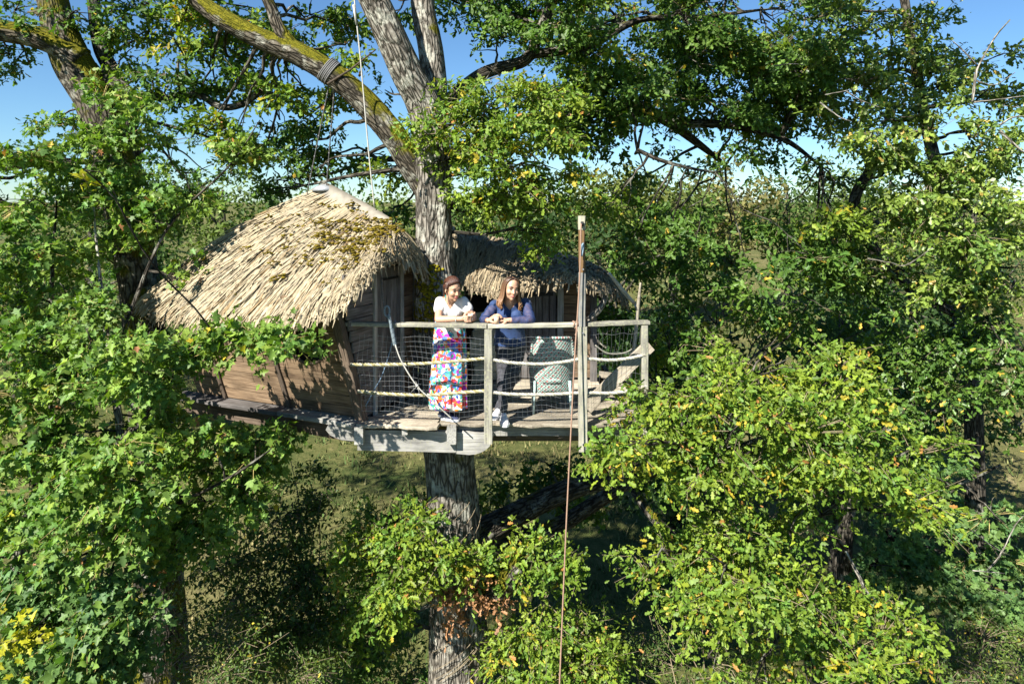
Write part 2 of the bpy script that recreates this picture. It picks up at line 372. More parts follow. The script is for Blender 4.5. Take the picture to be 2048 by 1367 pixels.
for sec, (xa, xb) in enumerate(((-1.69, XS-0.004), (XS+0.004, 1.50))):
    for i in range(20 if sec else 17):
        off = (i+0.5)*bw+(0.0 if sec else 0.01)
        ya, yb = front_y(xa)+off, front_y(xb)+off
        if sec: ya = (front_y(XS)+front_y(xb))/2+0.03+off; yb = ya+0.02
        x0, x1 = xa, xb
        if sec == 0: x0 = max(xa, -1.66+0.5*(ya-7.62)) if ya > 7.62 else xa      # stops at the hut's side wall
        elif off > 1.6: x1 = 1.15
        if x1-x0 < 0.15: continue
        q = random.uniform(-0.004, 0.004)
        pl('plank', (x0, ya, DZ-0.018+q), (x1+random.uniform(-0.01, 0.01), yb, DZ-0.018+q), bw-0.007, 0.036, UP, M['deck_wood'], deck, seg=34 if i == 0 else 6, edge=wav(sec+3, 0.034 if sec else 0.024) if i == 0 else None)
# beams under the deck
def curved_beam(name, x0, x1, y, ztop, h, t, left=False, right=False, slope=0.0, m='grey_wood'):
    L_ = x1-x0; n = 10; top = [(x0, ztop), (x1, ztop+slope*L_)]; ol = []
    if left: ol += [(x0+0.02, ztop-0.0), (x0, ztop-0.25*h), (x0+0.05*1, ztop-0.62*h), (x0+0.16, ztop-0.92*h), (x0+0.28, ztop-h)]
    else: ol += [(x0, ztop), (x0, ztop-h)]
    if right:
        for k in range(7):
            a = math.pi/2*k/6; ol.append((x1-0.26+0.26*math.sin(a), ztop+slope*L_-h+0.19*(1-math.cos(a))))
        ol.append((x1, ztop+slope*L_))
    else: ol += [(x1, ztop+slope*L_-h), (x1, ztop+slope*L_)]
    # local mesh with X along the beam
    xc = (x0+x1)/2; zc = ztop-h/2
    A = [(p[0]-xc, -t/2, p[1]-zc) for p in ol]; B = [(p[0]-xc, t/2, p[1]-zc) for p in ol]; k = len(ol)
    mb = MB(); mb.add(A+B, [tuple(range(k)), tuple(range(k, 2*k))[::-1]]+[(i, k+i, k+(i+1) % k, (i+1) % k) for i in range(k)])
    mt = Matrix.Translation((xc, y, zc)); return link(name, mb.mesh(name), deck, M[m], mt)
yb = 7.52
curved_beam('beam', -2.05, -1.70, yb+0.02, 5.955, 0.16, 0.07, left=True)
curved_beam('beam', -1.695, -0.615, yb, 5.925, 0.225, 0.075, slope=-0.025)
curved_beam('beam', -0.61, -0.21, yb+0.004, 5.895, 0.235, 0.075, right=True, slope=-0.03)
curved_beam('beam', -0.60, 1.47, 7.60, 5.958, 0.13, 0.06)
for x in (-1.66, -0.655, -1.17):                                        # joist ends
    s = 0.048 if x != -1.17 else 0.03
    pl('joist', (x, 7.40 if x != -1.17 else 7.42, 5.885 if x != -1.17 else 5.93), (x, 10.4, 5.885 if x != -1.17 else 5.93), s*2, 0.19 if x != -1.17 else 0.08, UP, M['grey_wood'], deck, seg=3)
for x in (0.0, 0.55, 1.05, 1.38):
    pl('joist', (x, 7.6, 5.87), (x, 10.3, 5.87), 0.08, 0.16, UP, M['dark_wood'], deck, seg=3)
for y in (8.1, 9.55, 10.2):
    pl('beam', (-1.7, y, 5.69), (1.5, y, 5.69), 0.1, 0.18, UP, M['dark_wood'], deck, seg=3)

# ------------------------------------------------------------------ railing
rail = empty('deck_railing', (0, 7.35, DZ), 'grey railing of posts, twisted ropes and wire mesh along the front of the deck', 'railing')
RZ = 7.09
def RY(x): return front_y(x)-0.005
def bar(name, p0, p1, w, t, up, m, seg=8, warp=0.006): return pl(name, p0, p1, w, t, up, m, rail, seg=seg, warp=warp)
bar('top_rail', (-1.86, RY(-1.69)+0.02, RZ+0.005), (-0.265, RY(-0.27)+0.015, RZ+0.01), 0.10, 0.042, UP, M['rail_wood'])
bar('top_rail', (-0.262, RY(-0.26)+0.015, RZ+0.008), (0.70, RY(0.70)+0.02, RZ), 0.10, 0.042, UP, M['rail_wood'])
bar('top_rail', (0.815, RY(0.80)+0.02, RZ+0.003), (1.50, RY(1.45)+0.02, RZ+0.01), 0.10, 0.042, UP, M['rail_wood'])
bar('post', (-0.25, 7.235, 5.87), (-0.25, 7.25, RZ-0.018), 0.085, 0.085, (0, -1, 0), M['rail_wood'], warp=0.003)
bar('post', (1.455, RY(1.45)-0.03, 5.78), (1.445, RY(1.45)-0.02, RZ-0.016), 0.07, 0.07, (0, -1, 0), M['rail_wood'], warp=0.003)
def rope3(pts, r, tints, n=160, pitch=0.095, mb=None):
    P_ = poly(pts, n); mb = mb or MB(); T = nrm(np.gradient(P_, axis=0)); S = np.concatenate([[0], np.cumsum(np.linalg.norm(np.diff(P_, axis=0), axis=1))])
    ref = UP if abs(T[0][2]) < 0.85 else np.array([0, 1.0, 0])
    A = nrm(np.cross(T, ref)); B = np.cross(T, A)
    for k in range(3):
        ph = S/pitch*2*math.pi+k*2.094
        Q = P_+0.52*r*(np.cos(ph)[:, None]*A+np.sin(ph)[:, None]*B)
        mb.tube(Q, r*0.56, 6, tint=tints[k % len(tints)])
    return mb
RT = [(0.42, 0.41, 0.35), (0.33, 0.31, 0.25), (0.47, 0.46, 0.40)]
MT = [(0.33, 0.31, 0.20), (0.27, 0.24, 0.11), (0.42, 0.40, 0.32)]
def rp(px, py, dy=0.045): X = (px-CX)/F*7.4; Y = RY(X)-dy; return at(px, py, Y)
for pts, tn in (([(702, 729), (760, 729), (840, 727), (910, 722), (974, 716)], MT), ([(974, 717), (1020, 725), (1080, 728), (1125, 724), (1162, 717)], RT), ([(1174, 717), (1220, 720), (1260, 716), (1290, 709)], RT),
                ([(716, 782), (770, 787), (850, 790), (920, 785), (974, 781)], MT), ([(974, 783), (1020, 788), (1080, 789), (1130, 787), (1162, 785)], RT), ([(1174, 785), (1220, 786), (1260, 781), (1294, 771)], RT)):
    rope3([rp(x, y) for x, y in pts], 0.018, tn).build('rope', M['rope'], rail, True)
def net(x0, x1, z1, z0, nx, nz, sd, dy=0.02, wob=0.018):
    r = np.random.default_rng(sd); mb = MB(); ph = r.random(8)*6.28
    def pos(u, v):
        x = x0+(x1-x0)*u; z = z1+(z0-z1)*v
        x += wob*math.sin(v*5+ph[0]+u*3)+0.3*wob*math.sin(v*13+ph[1]+u*9); z += wob*1.3*math.sin(u*6+ph[2])*v+0.5*wob*math.sin(u*17+ph[3]+v*4)
        y = RY(x0+(x1-x0)*u)+dy+0.03*math.sin(u*math.pi)*math.sin(v*math.pi)+0.012*math.sin(u*9+ph[4]+v*7)
        return (x, y, z)
    for i in range(nx+1):
        mb.tube([pos(i/nx, v) for v in np.linspace(-0.35/nz, 1, nz+2)], 0.0012, 3, cap=False)
    for j in range(nz+1):
        mb.tube([pos(u, j/nz) for u in np.linspace(0, 1, nx+1)], 0.0012, 3, cap=False)
    o = mb.build('wire_mesh', M['steel'], rail); o['kind'] = 'stuff'; o['label'] = 'square wire mesh between rail and deck'; return o
net(-1.66, -0.29, 6.96, 6.13, 26, 15, 1); net(-0.20, 0.71, 6.96, 6.10, 18, 16, 2); net(0.83, 1.41, 6.98, 6.12, 12, 4, 3)

# ------------------------------------------------------------------ mast with pulley and rope
mast = empty('pulley_mast', (0.76, 7.33, 5.76), 'tall grey and varnished mast bolted to the deck front with a pulley on top', 'mast')
my = RY(0.76)-0.045
pl('post', (0.765, my, 5.745), (0.755, my+0.005, 7.08), 0.098, 0.075, (0, -1, 0), M['rail_wood'], mast, seg=8)
pl('post', (0.755, my+0.01, 7.081), (0.755, my+0.02, 7.66), 0.072, 0.07, (0, -1, 0), M['grey_wood'], mast, seg=4)
pl('post', (0.755, my+0.02, 7.655), (0.752, my+0.022, 8.14), 0.064, 0.062, (0, -1, 0), M['varnish'], mast, seg=4)
pb = pl('head_block', (0.752, my+0.022, 8.12), (0.752, my+0.022, 8.27), 0.072, 0.08, (0, -1, 0), M['pale_wood'], mast, seg=2)
mb = MB()
for k in range(16):
    a = k/16*2*math.pi
mb.tube([(0.735, my-0.045, 8.185), (0.765, my-0.045, 8.185)], 0.026, 14); mb.build('pulley_wheel', M['iron'], pb, True)
for z in (7.02, 7.70, 7.98, 5.83):
    mb = MB(); mb.tube([(0.76, my-0.055, z), (0.76, my-0.02, z)], 0.009, 8); mb.build('bolt', M['steel'], mast)
mb = MB(); mb.tube([(0.745, my-0.045, 7.86), (0.742, my-0.06, 7.93), (0.75, my-0.06, 7.97), (0.76, my-0.045, 7.95), (0.755, my-0.05, 7.9), (0.742, my-0.05, 7.84)], 0.011, 6, step=0.01)
mb.build('cleat_knot', m_plain('blue_grey_cord', (0.25, 0.36, 0.45), 0.7), mast, True)
prope = empty('pull_rope', at(1120, 1367, 6.6), 'long thin brown rope hanging from the mast pulley past the deck', 'rope')
mb = MB(); mb.tube([(0.735, my-0.075, 8.19), at(1160, 540, my-0.07), at(1155, 630, my-0.10), at(1149, 720, 7.18), at(1142, 860, 7.1), at(1133, 1040, 7.0), at(1124, 1250, 6.9), at(1117, 1420, 6.8)], 0.008, 6, step=0.08)
mb.build('rope_line', M['cord'], prope, True)
mb = MB(); q = np.array([0.66, RY(0.66)+0.02, RZ])
pts = [q+[0.012*k/2+0.01*math.sin(k*2.1), -0.062*math.cos(k*1.05), 0.036*math.sin(k*1.05)] for k in range(14)]
mb.tube(pts+[q+[0.02, -0.07, -0.10]], 0.009, 6, step=0.01); mb.build('coil', M['cord'], prope, True)
# stay from the mast to the right hut
stay = empty('mast_stay', at(1172, 500, 7.4), 'thin cable with a wooden end strut running from the mast down to the right', 'cable')
mb = MB(); mb.tube([at(1173, 497, 7.36), at(1220, 548, 7.9)], 0.004, 5); mb.build('wire', M['cable'], stay)
mb = MB(); mb.tube([at(1218, 546, 7.88), at(1245, 580, 8.1), at(1268, 606, 8.25)], [0.016, 0.026, 0.022], 8, step=0.05); mb.tube([at(1268, 604, 8.25), at(1279, 628, 8.3)], [0.02, 0.015], 7)
mb.build('strut', M['grey_wood'], stay, True)

# ------------------------------------------------------------------ stair at the right end
st = empty('deck_stair', (1.3, 8.1, 5.9), 'steep wooden stair with diagonal board at the right end of the deck', 'stair')
pl('stringer', at(1172, 815, 7.72), at(1300, 690, 7.95), 0.155, 0.045, (0.1, -1, 0.1), M['deck_wood'], st, seg=6)
for (a, b, w) in (((1198, 748), (1262, 756), 0.2), ((1225, 764), (1292, 771), 0.2), ((1185, 795), (1240, 800), 0.2)):
    pl('tread', at(*a, 8.35), at(*b, 8.3), w, 0.035, UP, M['deck_wood'], st, seg=3)
mb = MB(); mb.tube([at(1258, 765, 8.3), at(1270, 680, 8.25), at(1276, 615, 8.2), at(1281, 565, 8.2)], [0.028, 0.024, 0.022, 0.012], 8, step=0.06); mb.build('grab_pole', M['deck_wood'], st, True)
mb = MB(); mb.tube([at(1190, 690, 8.3), at(1215, 706, 8.3), at(1250, 705, 8.3), at(1275, 690, 8.3)], 0.010, 6, step=0.04); mb.build('hand_rope', M['dull_rope'], st, True)

# ------------------------------------------------------------------ thatch
def thatch_roof(hut, top, bot, back, n, seed, straw, dome=0.1, moss=0):
    """top(u), bot(u), back(u): numpy samples of the same length; strips run from ridge to eave on the front"""
    r = np.random.default_rng(seed); K = 60
    T = poly(top, K); B = poly(bot, K); K_ = poly(back, K)
    def S(u, v, e=B):
        q = np.clip(u, 0, 1)*(K-1); i = np.minimum(q.astype(int), K-2); f = (q-i)[..., None]
        a = T[i]*(1-f)+T[i+1]*f; b = e[i]*(1-f)+e[i+1]*f
        d = b-a; p = a+d*v[..., None]
        p[..., 2] += dome*np.sin(np.pi*np.clip(v, 0, 1))*(1-np.clip(u*1.5, 0, 0.85))
        return p
    us = np.linspace(0, 1, 34); vs = np.linspace(0, 0.97, 10); mb = MB()
    for e in (B, K_):
        G = np.stack([S(us, np.full(34, v), e) for v in vs]); G[..., 2] -= 0.035
        mb.add(G.reshape(-1, 3), [(j*34+i, j*34+i+1, (j+1)*34+i+1, (j+1)*34+i) for j in range(9) for i in range(33)])
    core = mb.build('roof', M['thatch_base'], hut, True)
    # strips
    def strips(e, n, vmin=0.0, hang=True):
        u = r.random(n); k = r.integers(0, 9, n); v0 = np.clip(k/9+r.normal(0, 0.035, n), 0.0, 0.93)
        eave = r.random(n) < 0.22; v0 = np.where(eave, r.uniform(0.72, 0.9, n), v0)
        a0 = S(u, np.zeros(n), e); b0 = S(u, np.ones(n), e); slope = np.linalg.norm(b0-a0, axis=1)
        L_ = r.uniform(0.32, 0.62, n)+np.where(eave, 0.12, 0); dv = L_/np.maximum(slope, 0.3); exm = r.uniform(0.04, 0.24, n)*np.where(r.random(n) < 0.15, 1.35, 0.85)
        du = r.normal(0, 0.012, n); w = r.uniform(0.0095, 0.0175, n)
        seg = 4; rows = []
        cen = []
        for j in range(seg+1):
            t = j/seg; v = v0+dv*t; p = S(u+du*t, np.minimum(v, 1.0), e)
            ex = np.maximum(v-1.0, 0)*slope; d = nrm(b0-a0)
            ex = np.minimum(ex, exm)
            p = p+d*ex[:, None]*0.62; p[:, 2] -= ex*0.35+ex*ex*0.9
            cen.append(p)
        cen = np.stack(cen, 1)
        e1 = S(np.clip(u+0.01, 0, 1), np.clip(v0+0.02, 0, 1), e); e2 = S(np.clip(u-0.01, 0, 1), np.clip(v0+0.02, 0, 1), e)
        side = nrm(e1-e2+1e-6); nn = np.cross(side, nrm(b0-a0)); nn = nn*np.sign(nn[:, 2:3]+1e-6); nn = nrm(nn)
        lift = (r.uniform(0.004, 0.03, n)[:, None]+np.linspace(0, 1, seg+1)[None]*r.uniform(0.0, 0.045, n)[:, None])
        cen = cen+nn[:, None]*lift[..., None]
        wob = r.normal(0, 0.008, (n, seg+1, 1))*side[:, None]; cen = cen+wob*np.linspace(0, 1, seg+1)[None, :, None]
        cen[:, -1] += r.normal(0, 0.014, (n, 3))
        roll = r.normal(0, 0.5, n); sd = side*np.cos(roll)[:, None]+nn*np.sin(roll)[:, None]
        ww = w[:, None]*np.array([0.9, 1, 1, 0.8, 0.18])[None]
        mid = cen+nn[:, None]*(ww*0.55)[..., None]
        V = np.stack([cen-sd[:, None]*ww[..., None], mid, cen+sd[:, None]*ww[..., None]], 2)   # n,seg+1,3,3
        sz = []
        for j in range(seg):
            a = j*3; sz += [(a, a+1, a+4, a+3), (a+1, a+2, a+5, a+4)]
        base = np.array(straw); k2 = r.random((n, 1))
        tint = base*(0.62+0.55*k2)*np.where(r.random((n, 1)) < 0.18, [[0.78, 0.80, 0.86]], [[1, 1, 1]])*np.where(r.random((n, 1)) < 0.10, [[0.6, 0.5, 0.38]], [[1, 1, 1]])
        return V.reshape(-1, 3), sz, tint
    V, sz, tint = strips(B, n); V2, _, t2 = strips(K_, n//7)
    o = link('thatch', fast_mesh('thatch', np.concatenate([V, V2]), 15, sz, np.concatenate([tint, t2])), core, M['thatch']); o['kind'] = 'stuff'
    if moss:
        mb = MB()
        for q in range(moss):
            u, v = np.clip(r.normal(0.42, 0.16), 0.05, 0.8), np.clip(r.normal(0.42, 0.2), 0.03, 0.85); c = S(np.array([u]), np.array([v]))[0]
            for k in range(r.integers(3, 16)):
                p = c+r.normal(0, 0.05, 3)*[1.4, 1, 0.3]; s = r.uniform(0.006, 0.024)
                uu = r.random(3)
                mb.ball(p+[0, -0.03, 0.055], (s*1.3, s*1.1, s*0.5), seg=6, rings=4, tint=np.array([0.15, 0.125, 0.016])*(0.5+0.8*uu[0])*np.array([1, 1-0.15*uu[1], 1]))
        o = mb.build('moss', M['moss'], core, True); o['kind'] = 'stuff'
    return core, S

# ------------------------------------------------------------------ left hut
hutL = empty('thatched_hut', (-2.5, 8.8, DZ), 'larger thatched hut with flared brown plank wall and mossy straw roof, left of the trunk', 'hut', 'thatched huts on the deck')
A = np.array([-1.66, 7.62, 6.02]); B_ = np.array([-3.95, 8.62, 6.02]); LEAN = np.array([-0.275, -0.28, 1.36])
A2 = A+LEAN; wn_ = nrm(np.array([-0.40, -0.917, 0])); wd = nrm(B_-A); LW = np.linalg.norm(B_-A)
wup = LEAN/np.linalg.norm(LEAN); wnorm = nrm(np.cross(wup, wd)); wnorm = wnorm if wnorm[1] < 0 else -wnorm
def wall_pt(s, h): return A+wd*s+wup*h
Hh = np.linalg.norm(LEAN); rowh = Hh/11
# egg-shaped window: centre (s,h) and radii on the wall plane
wc = (0.44, 0.86); wr = (0.22, 0.26)
def cutx(h):
    t = (h-wc[1])/wr[1]
    if abs(t) >= 1: return None
    k = wr[0]*math.sqrt(1-t*t)*(1.12-0.12*t); sh = -0.10*t+0.03; return wc[0]-k+sh, wc[0]+k+sh
def wall_piece(name, outline, t, m, parent):
    k = len(outline); o2 = [wall_pt(s, h) for s, h in outline]; c = sum(o2)/k
    R = Matrix((tuple(wd), tuple(wup-wd*(wup@wd)), tuple(wnorm))).transposed()
    Rn = np.array([[R[i][j] for j in range(3)] for i in range(3)]); Ri = np.linalg.inv(Rn)
    a = [(Ri@(p-c+wnorm*t)) for p in o2]; b = [(Ri@(p-c)) for p in o2]
    mb = MB(); mb.add(a+b, [tuple(range(k)), tuple(range(k, 2*k))[::-1]]+[(i, k+i, k+(i+1) % k, (i+1) % k) for i in range(k)])
    mt = R.to_4x4(); mt.translation = Vector(c); return link(name, mb.mesh(name), parent, m, mt)
for i in range(11):
    h0, h1 = i*rowh+0.003, (i+1)*rowh-0.004; t = 0.022+random.uniform(-0.003, 0.003)
    hs = np.linspace(h0, h1, 6); cuts = [cutx(h) for h in hs]
    joint = random.uniform(1.0, 1.5); LX = LW if i < 4 else (2.1 if i < 6 else (1.57 if i < 9 else 0.7))
    if i >= 9: joint = 0.45
    if any(c is not None for c in cuts):
        ce = [c if c else ((wc[0]-0.1*np.sign(h-wc[1]), wc[0]-0.1*np.sign(h-wc[1]))) for c, h in zip(cuts, hs)]
        wall_piece('plank', [(0.0, h0)]+[(c[0], h) for c, h in zip(ce, hs)]+[(0.0, h1)], t, M['brown_wood'], hutL)
        SX = 1.55 if i < 7 else (1.2 if i < 8 else 0.74)
        wall_piece('plank', [(SX, h1)]+[(c[1], h) for c, h in list(zip(ce, hs))[::-1]]+[(SX, h0)], t, M['brown_wood'], hutL)
        wall_piece('plank', [(1.556, h0), (LX, h0), (LX, h1), (1.556, h1)], t, M['brown_wood'], hutL) if LX > 1.6 and i < 7 else None
    else:
        wall_piece('plank', [(0, h0), (joint, h0), (joint, h1), (0, h1)], t, M['brown_wood'], hutL)
        wall_piece('plank', [(joint+0.005, h0), (LX, h0), (LX, h1), (joint+0.005, h1)], t, M['brown_wood'], hutL)
# egg window: rim, dark recess with round log slices
mb = MB(); th = np.linspace(0, 2*math.pi, 29)
rim = []
for a in th:
    h = wc[1]+wr[1]*0.999*math.sin(a); c = cutx(h) or (wc[0], wc[0]); rim.append(wall_pt((c[1] if math.cos(a) > 0 else c[0]), h)+wnorm*0.012)
wmb = MB(); wmb.tube(rim, 0.018, 6, cap=False); win = wmb.build('window', M['dark_wood'], hutL, True)
mb = MB(); c0 = wall_pt(wc[0], wc[1])-wnorm*0.14
mb.box(c0, wd*0.42, wup*0.40, wnorm*0.01); mb.build('window_back', M['interior'], win)  # dark panel stands in for the shade behind the opening
for (ds, dh, rr) in ((-0.02, 0.15, 0.06), (-0.10, 0.02, 0.045), (-0.12, -0.10, 0.04), (0.10, 0.08, 0.05), (0.06, -0.13, 0.035), (-0.17, 0.12, 0.03), (0.14, -0.03, 0.03)):
    mb = MB(); p = wall_pt(wc[0]+ds, wc[1]+dh); mb.tube([p-wnorm*0.128, p-wnorm*0.06], rr, 12); mb.build('log_slice', M['brown_wood'], win)
# corner post, battens
pl('corner_post', A+[0.0, -0.035, -0.06], A2+[0.0, -0.035, 0.05], 0.115, 0.09, wnorm, M['dark_wood'], hutL, seg=6)
for s in (1.02, 2.02):
    pl('batten', wall_pt(s, -0.03)+wnorm*0.035, wall_pt(s+0.02, Hh*(0.9 if s < 1.5 else 0.5))+wnorm*0.035, 0.06, 0.03, wnorm, M['dark_wood'], hutL, seg=4)
# ledge board and floor beam under the wall
pl('ledge', A+[-0.04, -0.11, -0.035], A+wd*1.05+wn_*0.1+[0, 0, -0.035], 0.22, 0.05, UP, M['grey_wood'], hutL, seg=16, edge=lambda s: 0.012*math.sin(s*23)+0.01*math.sin(s*9))
pl('ledge', A+wd*1.06+wn_*0.09+[0, 0, -0.04], B_+wd*0.25+wn_*0.09+[0, 0, -0.04], 0.24, 0.05, UP, M['side_wood'], hutL, seg=10)  # left stretch lies in shade, put into a darker wood colour
pl('floor_beam', A+[-0.10, 0.02, -0.17], B_+wd*0.2+[0, 0.02, -0.17], 0.12, 0.2, UP, M['dark_wood'], hutL, seg=3)
for k in range(9):
    q = A+wd*(k*0.28+0.1)+[0, 0.1, -0.06]; pl('floor_board', q-wn_*0.02, q-wn_*2.0, 0.27, 0.03, UP, M['dark_wood'], hutL, seg=2)
# side wall towards the deck (vertical plane): planks, door, strip, opening
SA = np.array([-1.63, 7.66, 6.02]); sdv = np.array([0.58, 1.26, 0]); sdn = nrm(np.array([1.26, -0.58, 0]))
def sp(t, z): return np.array([SA[0]+sdv[0]*t, SA[1]+sdv[1]*t, z])
for i in range(14):
    z = 6.02+0.125*(i+0.5); t0 = -0.01-0.29*(z-6.02)/1.36
    if z < 7.6: pl('plank', sp(max(t0, -0.30), z), sp(0.075, z), 0.12, 0.024, sdn, M['side_wood'], hutL, seg=2)
    if z < 7.7: pl('plank', sp(0.50, z), sp(0.66, z), 0.12, 0.024, sdn, M['brown_wood'], hutL, seg=2)
pl('door_trim', sp(0.095, 6.0)+sdn*0.02, sp(0.085, 7.62)+sdn*0.02, 0.05, 0.04, sdn, M['grey_wood'], hutL, seg=4)
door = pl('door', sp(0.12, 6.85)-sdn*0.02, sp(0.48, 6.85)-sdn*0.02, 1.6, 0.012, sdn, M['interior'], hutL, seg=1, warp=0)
for k in range(5):
    t = 0.145+0.072*k; pl('door_board', sp(t, 6.05)+sdn*0.006, sp(t, 7.65)+sdn*0.006, 0.094, 0.022, sdn, M['side_wood'], door, seg=3)
pl('door_trim', sp(0.485, 6.0)+sdn*0.022, sp(0.475, 7.72)+sdn*0.022, 0.05, 0.04, sdn, M['grey_wood'], hutL, seg=4)
pl('door_hinge', sp(0.18, 7.52)+sdn*0.024, sp(0.42, 7.52)+sdn*0.024, 0.03, 0.008, sdn, M['iron'], door, seg=1)
pl('jamb', sp(0.70, 6.0)+sdn*0.01, sp(0.70, 7.72)+sdn*0.01, 0.07, 0.06, sdn, M['side_wood'], hutL, seg=4)
# back and far walls keep the inside dark
Cb, Db = np.array([-3.5, 10.5, 6.0]), np.array([-1.0, 9.9, 6.0])
for p, q in ((B_, Cb), (Cb, Db), (Db, sp(1.0, 6.0))):
    for i in range(6):
        z = 6.02+0.24*(i+0.5); pl('plank', (p[0], p[1], z), (q[0], q[1], z), 0.235, 0.022, nrm(np.cross(q-p+1e-6, UP)), M['brown_wood'], hutL, seg=2)
# roof
topL = [at(650, 376, 9.0)]*1+[at(668, 384, 8.88), at(690, 396, 8.74), at(712, 408, 8.6), at(734, 420, 8.45), at(754, 432, 8.3), at(770, 442, 8.2), at(781, 449, 8.12)]+[at(785+k*0.6, 452, 8.08) for k in range(5)]
botL = [at(278, 606, 9.3), at(330, 625, 8.75), at(395, 635, 8.25), at(470, 637, 7.85), at(548, 633, 7.5), at(622, 621, 7.24), at(682, 597, 7.10), at(722, 559, 7.08), at(748, 530, 7.18), at(776, 505, 7.42), at(806, 500, 7.75), at(830, 508, 8.1), at(846, 524, 8.45)]
backL = [at(278, 606, 9.3)]+[np.array([-4.9+0.36*k, 9.8+1.1*math.sin(math.pi*k/11), 7.05+0.02*k]) for k in range(1, 12)]+[at(846, 524, 8.45)]
coreL, SL = thatch_roof(hutL, topL, botL, backL, 8600, 3, (0.36, 0.30, 0.195), dome=0.17, moss=150)
# canvas ridge cover
mb = MB(); us = np.linspace(0.0, 0.70, 12)
rows = []
for v, dz in ((0.10, 0.04), (0.05, 0.07), (0.0, 0.08)):
    g = SL(us, np.full(12, v)); g[:, 2] += dz; rows.append(g)
g = poly(backL, 60)[(us*59).astype(int)]; tt = poly(topL, 60)[(us*59).astype(int)]
g2 = tt+(g-tt)*0.1; g2[:, 2] += 0.05; rows.append(g2)
G = np.stack(rows); mb.add(G.reshape(-1, 3), [(j*12+i, j*12+i+1, (j+1)*12+i+1, (j+1)*12+i) for j in range(3) for i in range(11)])
capo = mb.build('ridge_cover', M['canvas'], hutL, True)
md = capo.modifiers.new('t', 'SOLIDIFY'); md.thickness = 0.008
mb = MB(); p = at(650, 371, 9.0); mb.loft([[p+[rr*math.cos(a), rr*math.sin(a), z] for a in np.linspace(0, 2*math.pi, 14, endpoint=False)] for rr, z in ((0.17, -0.07), (0.13, -0.02), (0.06, 0.01), (0.02, 0.018))])
mb.build('ridge_cap', m_plain('zinc_cap', (0.36, 0.38, 0.40), 0.5, 0.4), hutL, True)

# ------------------------------------------------------------------ right hut
hutR = empty('thatched_hut', (0.5, 9.8, DZ), 'low shaded thatched hut with grey board door behind the women', 'hut', 'thatched huts on the deck')
wy0 = 9.32
def wR(x): return 9.32-0.06*x
for (x0, x1, z0, z1, m, n_) in ((0.03, 0.60, 6.02, 7.45, 'side_wood', 6),):
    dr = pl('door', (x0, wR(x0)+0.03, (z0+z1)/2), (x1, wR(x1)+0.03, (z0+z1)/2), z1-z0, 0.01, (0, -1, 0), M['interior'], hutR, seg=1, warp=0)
    for k in range(n_):
        x = x0+(k+0.5)*(x1-x0)/n_; pl('door_board', (x, wR(x), z0), (x, wR(x), z1), (x1-x0)/n_-0.005, 0.03, (0, -1, 0), M['side_wood'], dr, seg=3)
    pl('door_hinge', (0.22, wR(0.3)-0.024, 7.16), (0.56, wR(0.5)-0.024, 7.16), 0.045, 0.01, (0, -1, 0), M['iron'], dr, seg=1)
    pl('door_hinge', (0.22, wR(0.3)-0.024, 6.32), (0.56, wR(0.5)-0.024, 6.32), 0.045, 0.01, (0, -1, 0), M['iron'], dr, seg=1)
pl('door_post', (0.655, wR(0.65)-0.03, 6.0), (0.655, wR(0.65)-0.03, 7.42), 0.085, 0.07, (0, -1, 0), M['grey_wood'], hutR, seg=4)
pl('door_post', (-0.02, wR(0)-0.02, 6.0), (-0.02, wR(0)-0.02, 7.42), 0.07, 0.07, (0, -1, 0), M['side_wood'], hutR, seg=4)
for i in range(11):
    z = 6.03+0.125*(i+0.5); pl('plank', (0.70, wR(0.7), z), (1.08, wR(1.1), z), 0.12, 0.024, (0, -1, 0), M['brown_wood'], hutR, seg=2)
pl('corner_post', (1.10, wR(1.1)-0.03, 6.0), (1.10, wR(1.1)-0.03, 7.32), 0.09, 0.09, (0, -1, 0), M['side_wood'], hutR, seg=4)
for i in range(8):                                                       # pale half wall beside the trunk
    z = 6.03+0.117*(i+0.5); w_ = 0.03*math.sin(i*1.3)
    pl('plank', (-0.53+w_, 8.95, z), (-0.10, wR(0)-0.06, z), 0.114, 0.03, (-0.45, -0.9, 0), M['pale_wood'], hutR, seg=3)
for i in range(4):
    x = -0.58; z = 6.03+0.23*(i+0.5)
for p, q in ((np.array([-0.62, 9.0, 6.0]), np.array([-0.75, 10.9, 6.0])), (np.array([-0.75, 10.9, 6.0]), np.array([1.3, 10.9, 6.0])), (np.array([1.3, 10.9, 6.0]), np.array([1.12, 9.27, 6.0]))):
    for i in range(6):
        z = 6.02+0.23*(i+0.5); pl('plank', (p[0], p[1], z), (q[0], q[1], z), 0.225, 0.022, nrm(np.cross(q-p+1e-6, UP)), M['side_wood'], hutR, seg=2)
topR = [at(900, 462, 10.0), at(960, 472, 10.05), at(1010, 480, 10.1), at(1060, 490, 10.1), at(1105, 502, 10.1), at(1150, 516, 10.1), at(1180, 527, 10.05), at(1200, 538, 10.0), at(1212, 545, 9.95)]
botR = [at(898, 536, 8.75), at(935, 556, 8.65), at(975, 574, 8.6), at(1012, 584, 8.55), at(1060, 566, 8.55), at(1110, 552, 8.6), at(1165, 560, 8.65), at(1215, 578, 8.8), at(1248, 598, 9.3)]
backR = [at(900, 480, 11.0)]+[np.array([-0.7+0.32*k, 11.3-0.1*abs(k-4), 7.05]) for k in range(1, 8)]+[at(1248, 598, 9.3)]
thatch_roof(hutR, topR, botR, backR, 4000, 9, (0.31, 0.25, 0.16), dome=0.12, moss=8)
mb = MB(); mb.tube([at(1178, 640, 8.9), at(1195, 622, 8.85), at(1208, 603, 8.8), at(1213, 585, 8.8)], [0.05, 0.045, 0.04, 0.035], 8, step=0.04); mb.build('brace', M['bark_pale'], hutR, True)

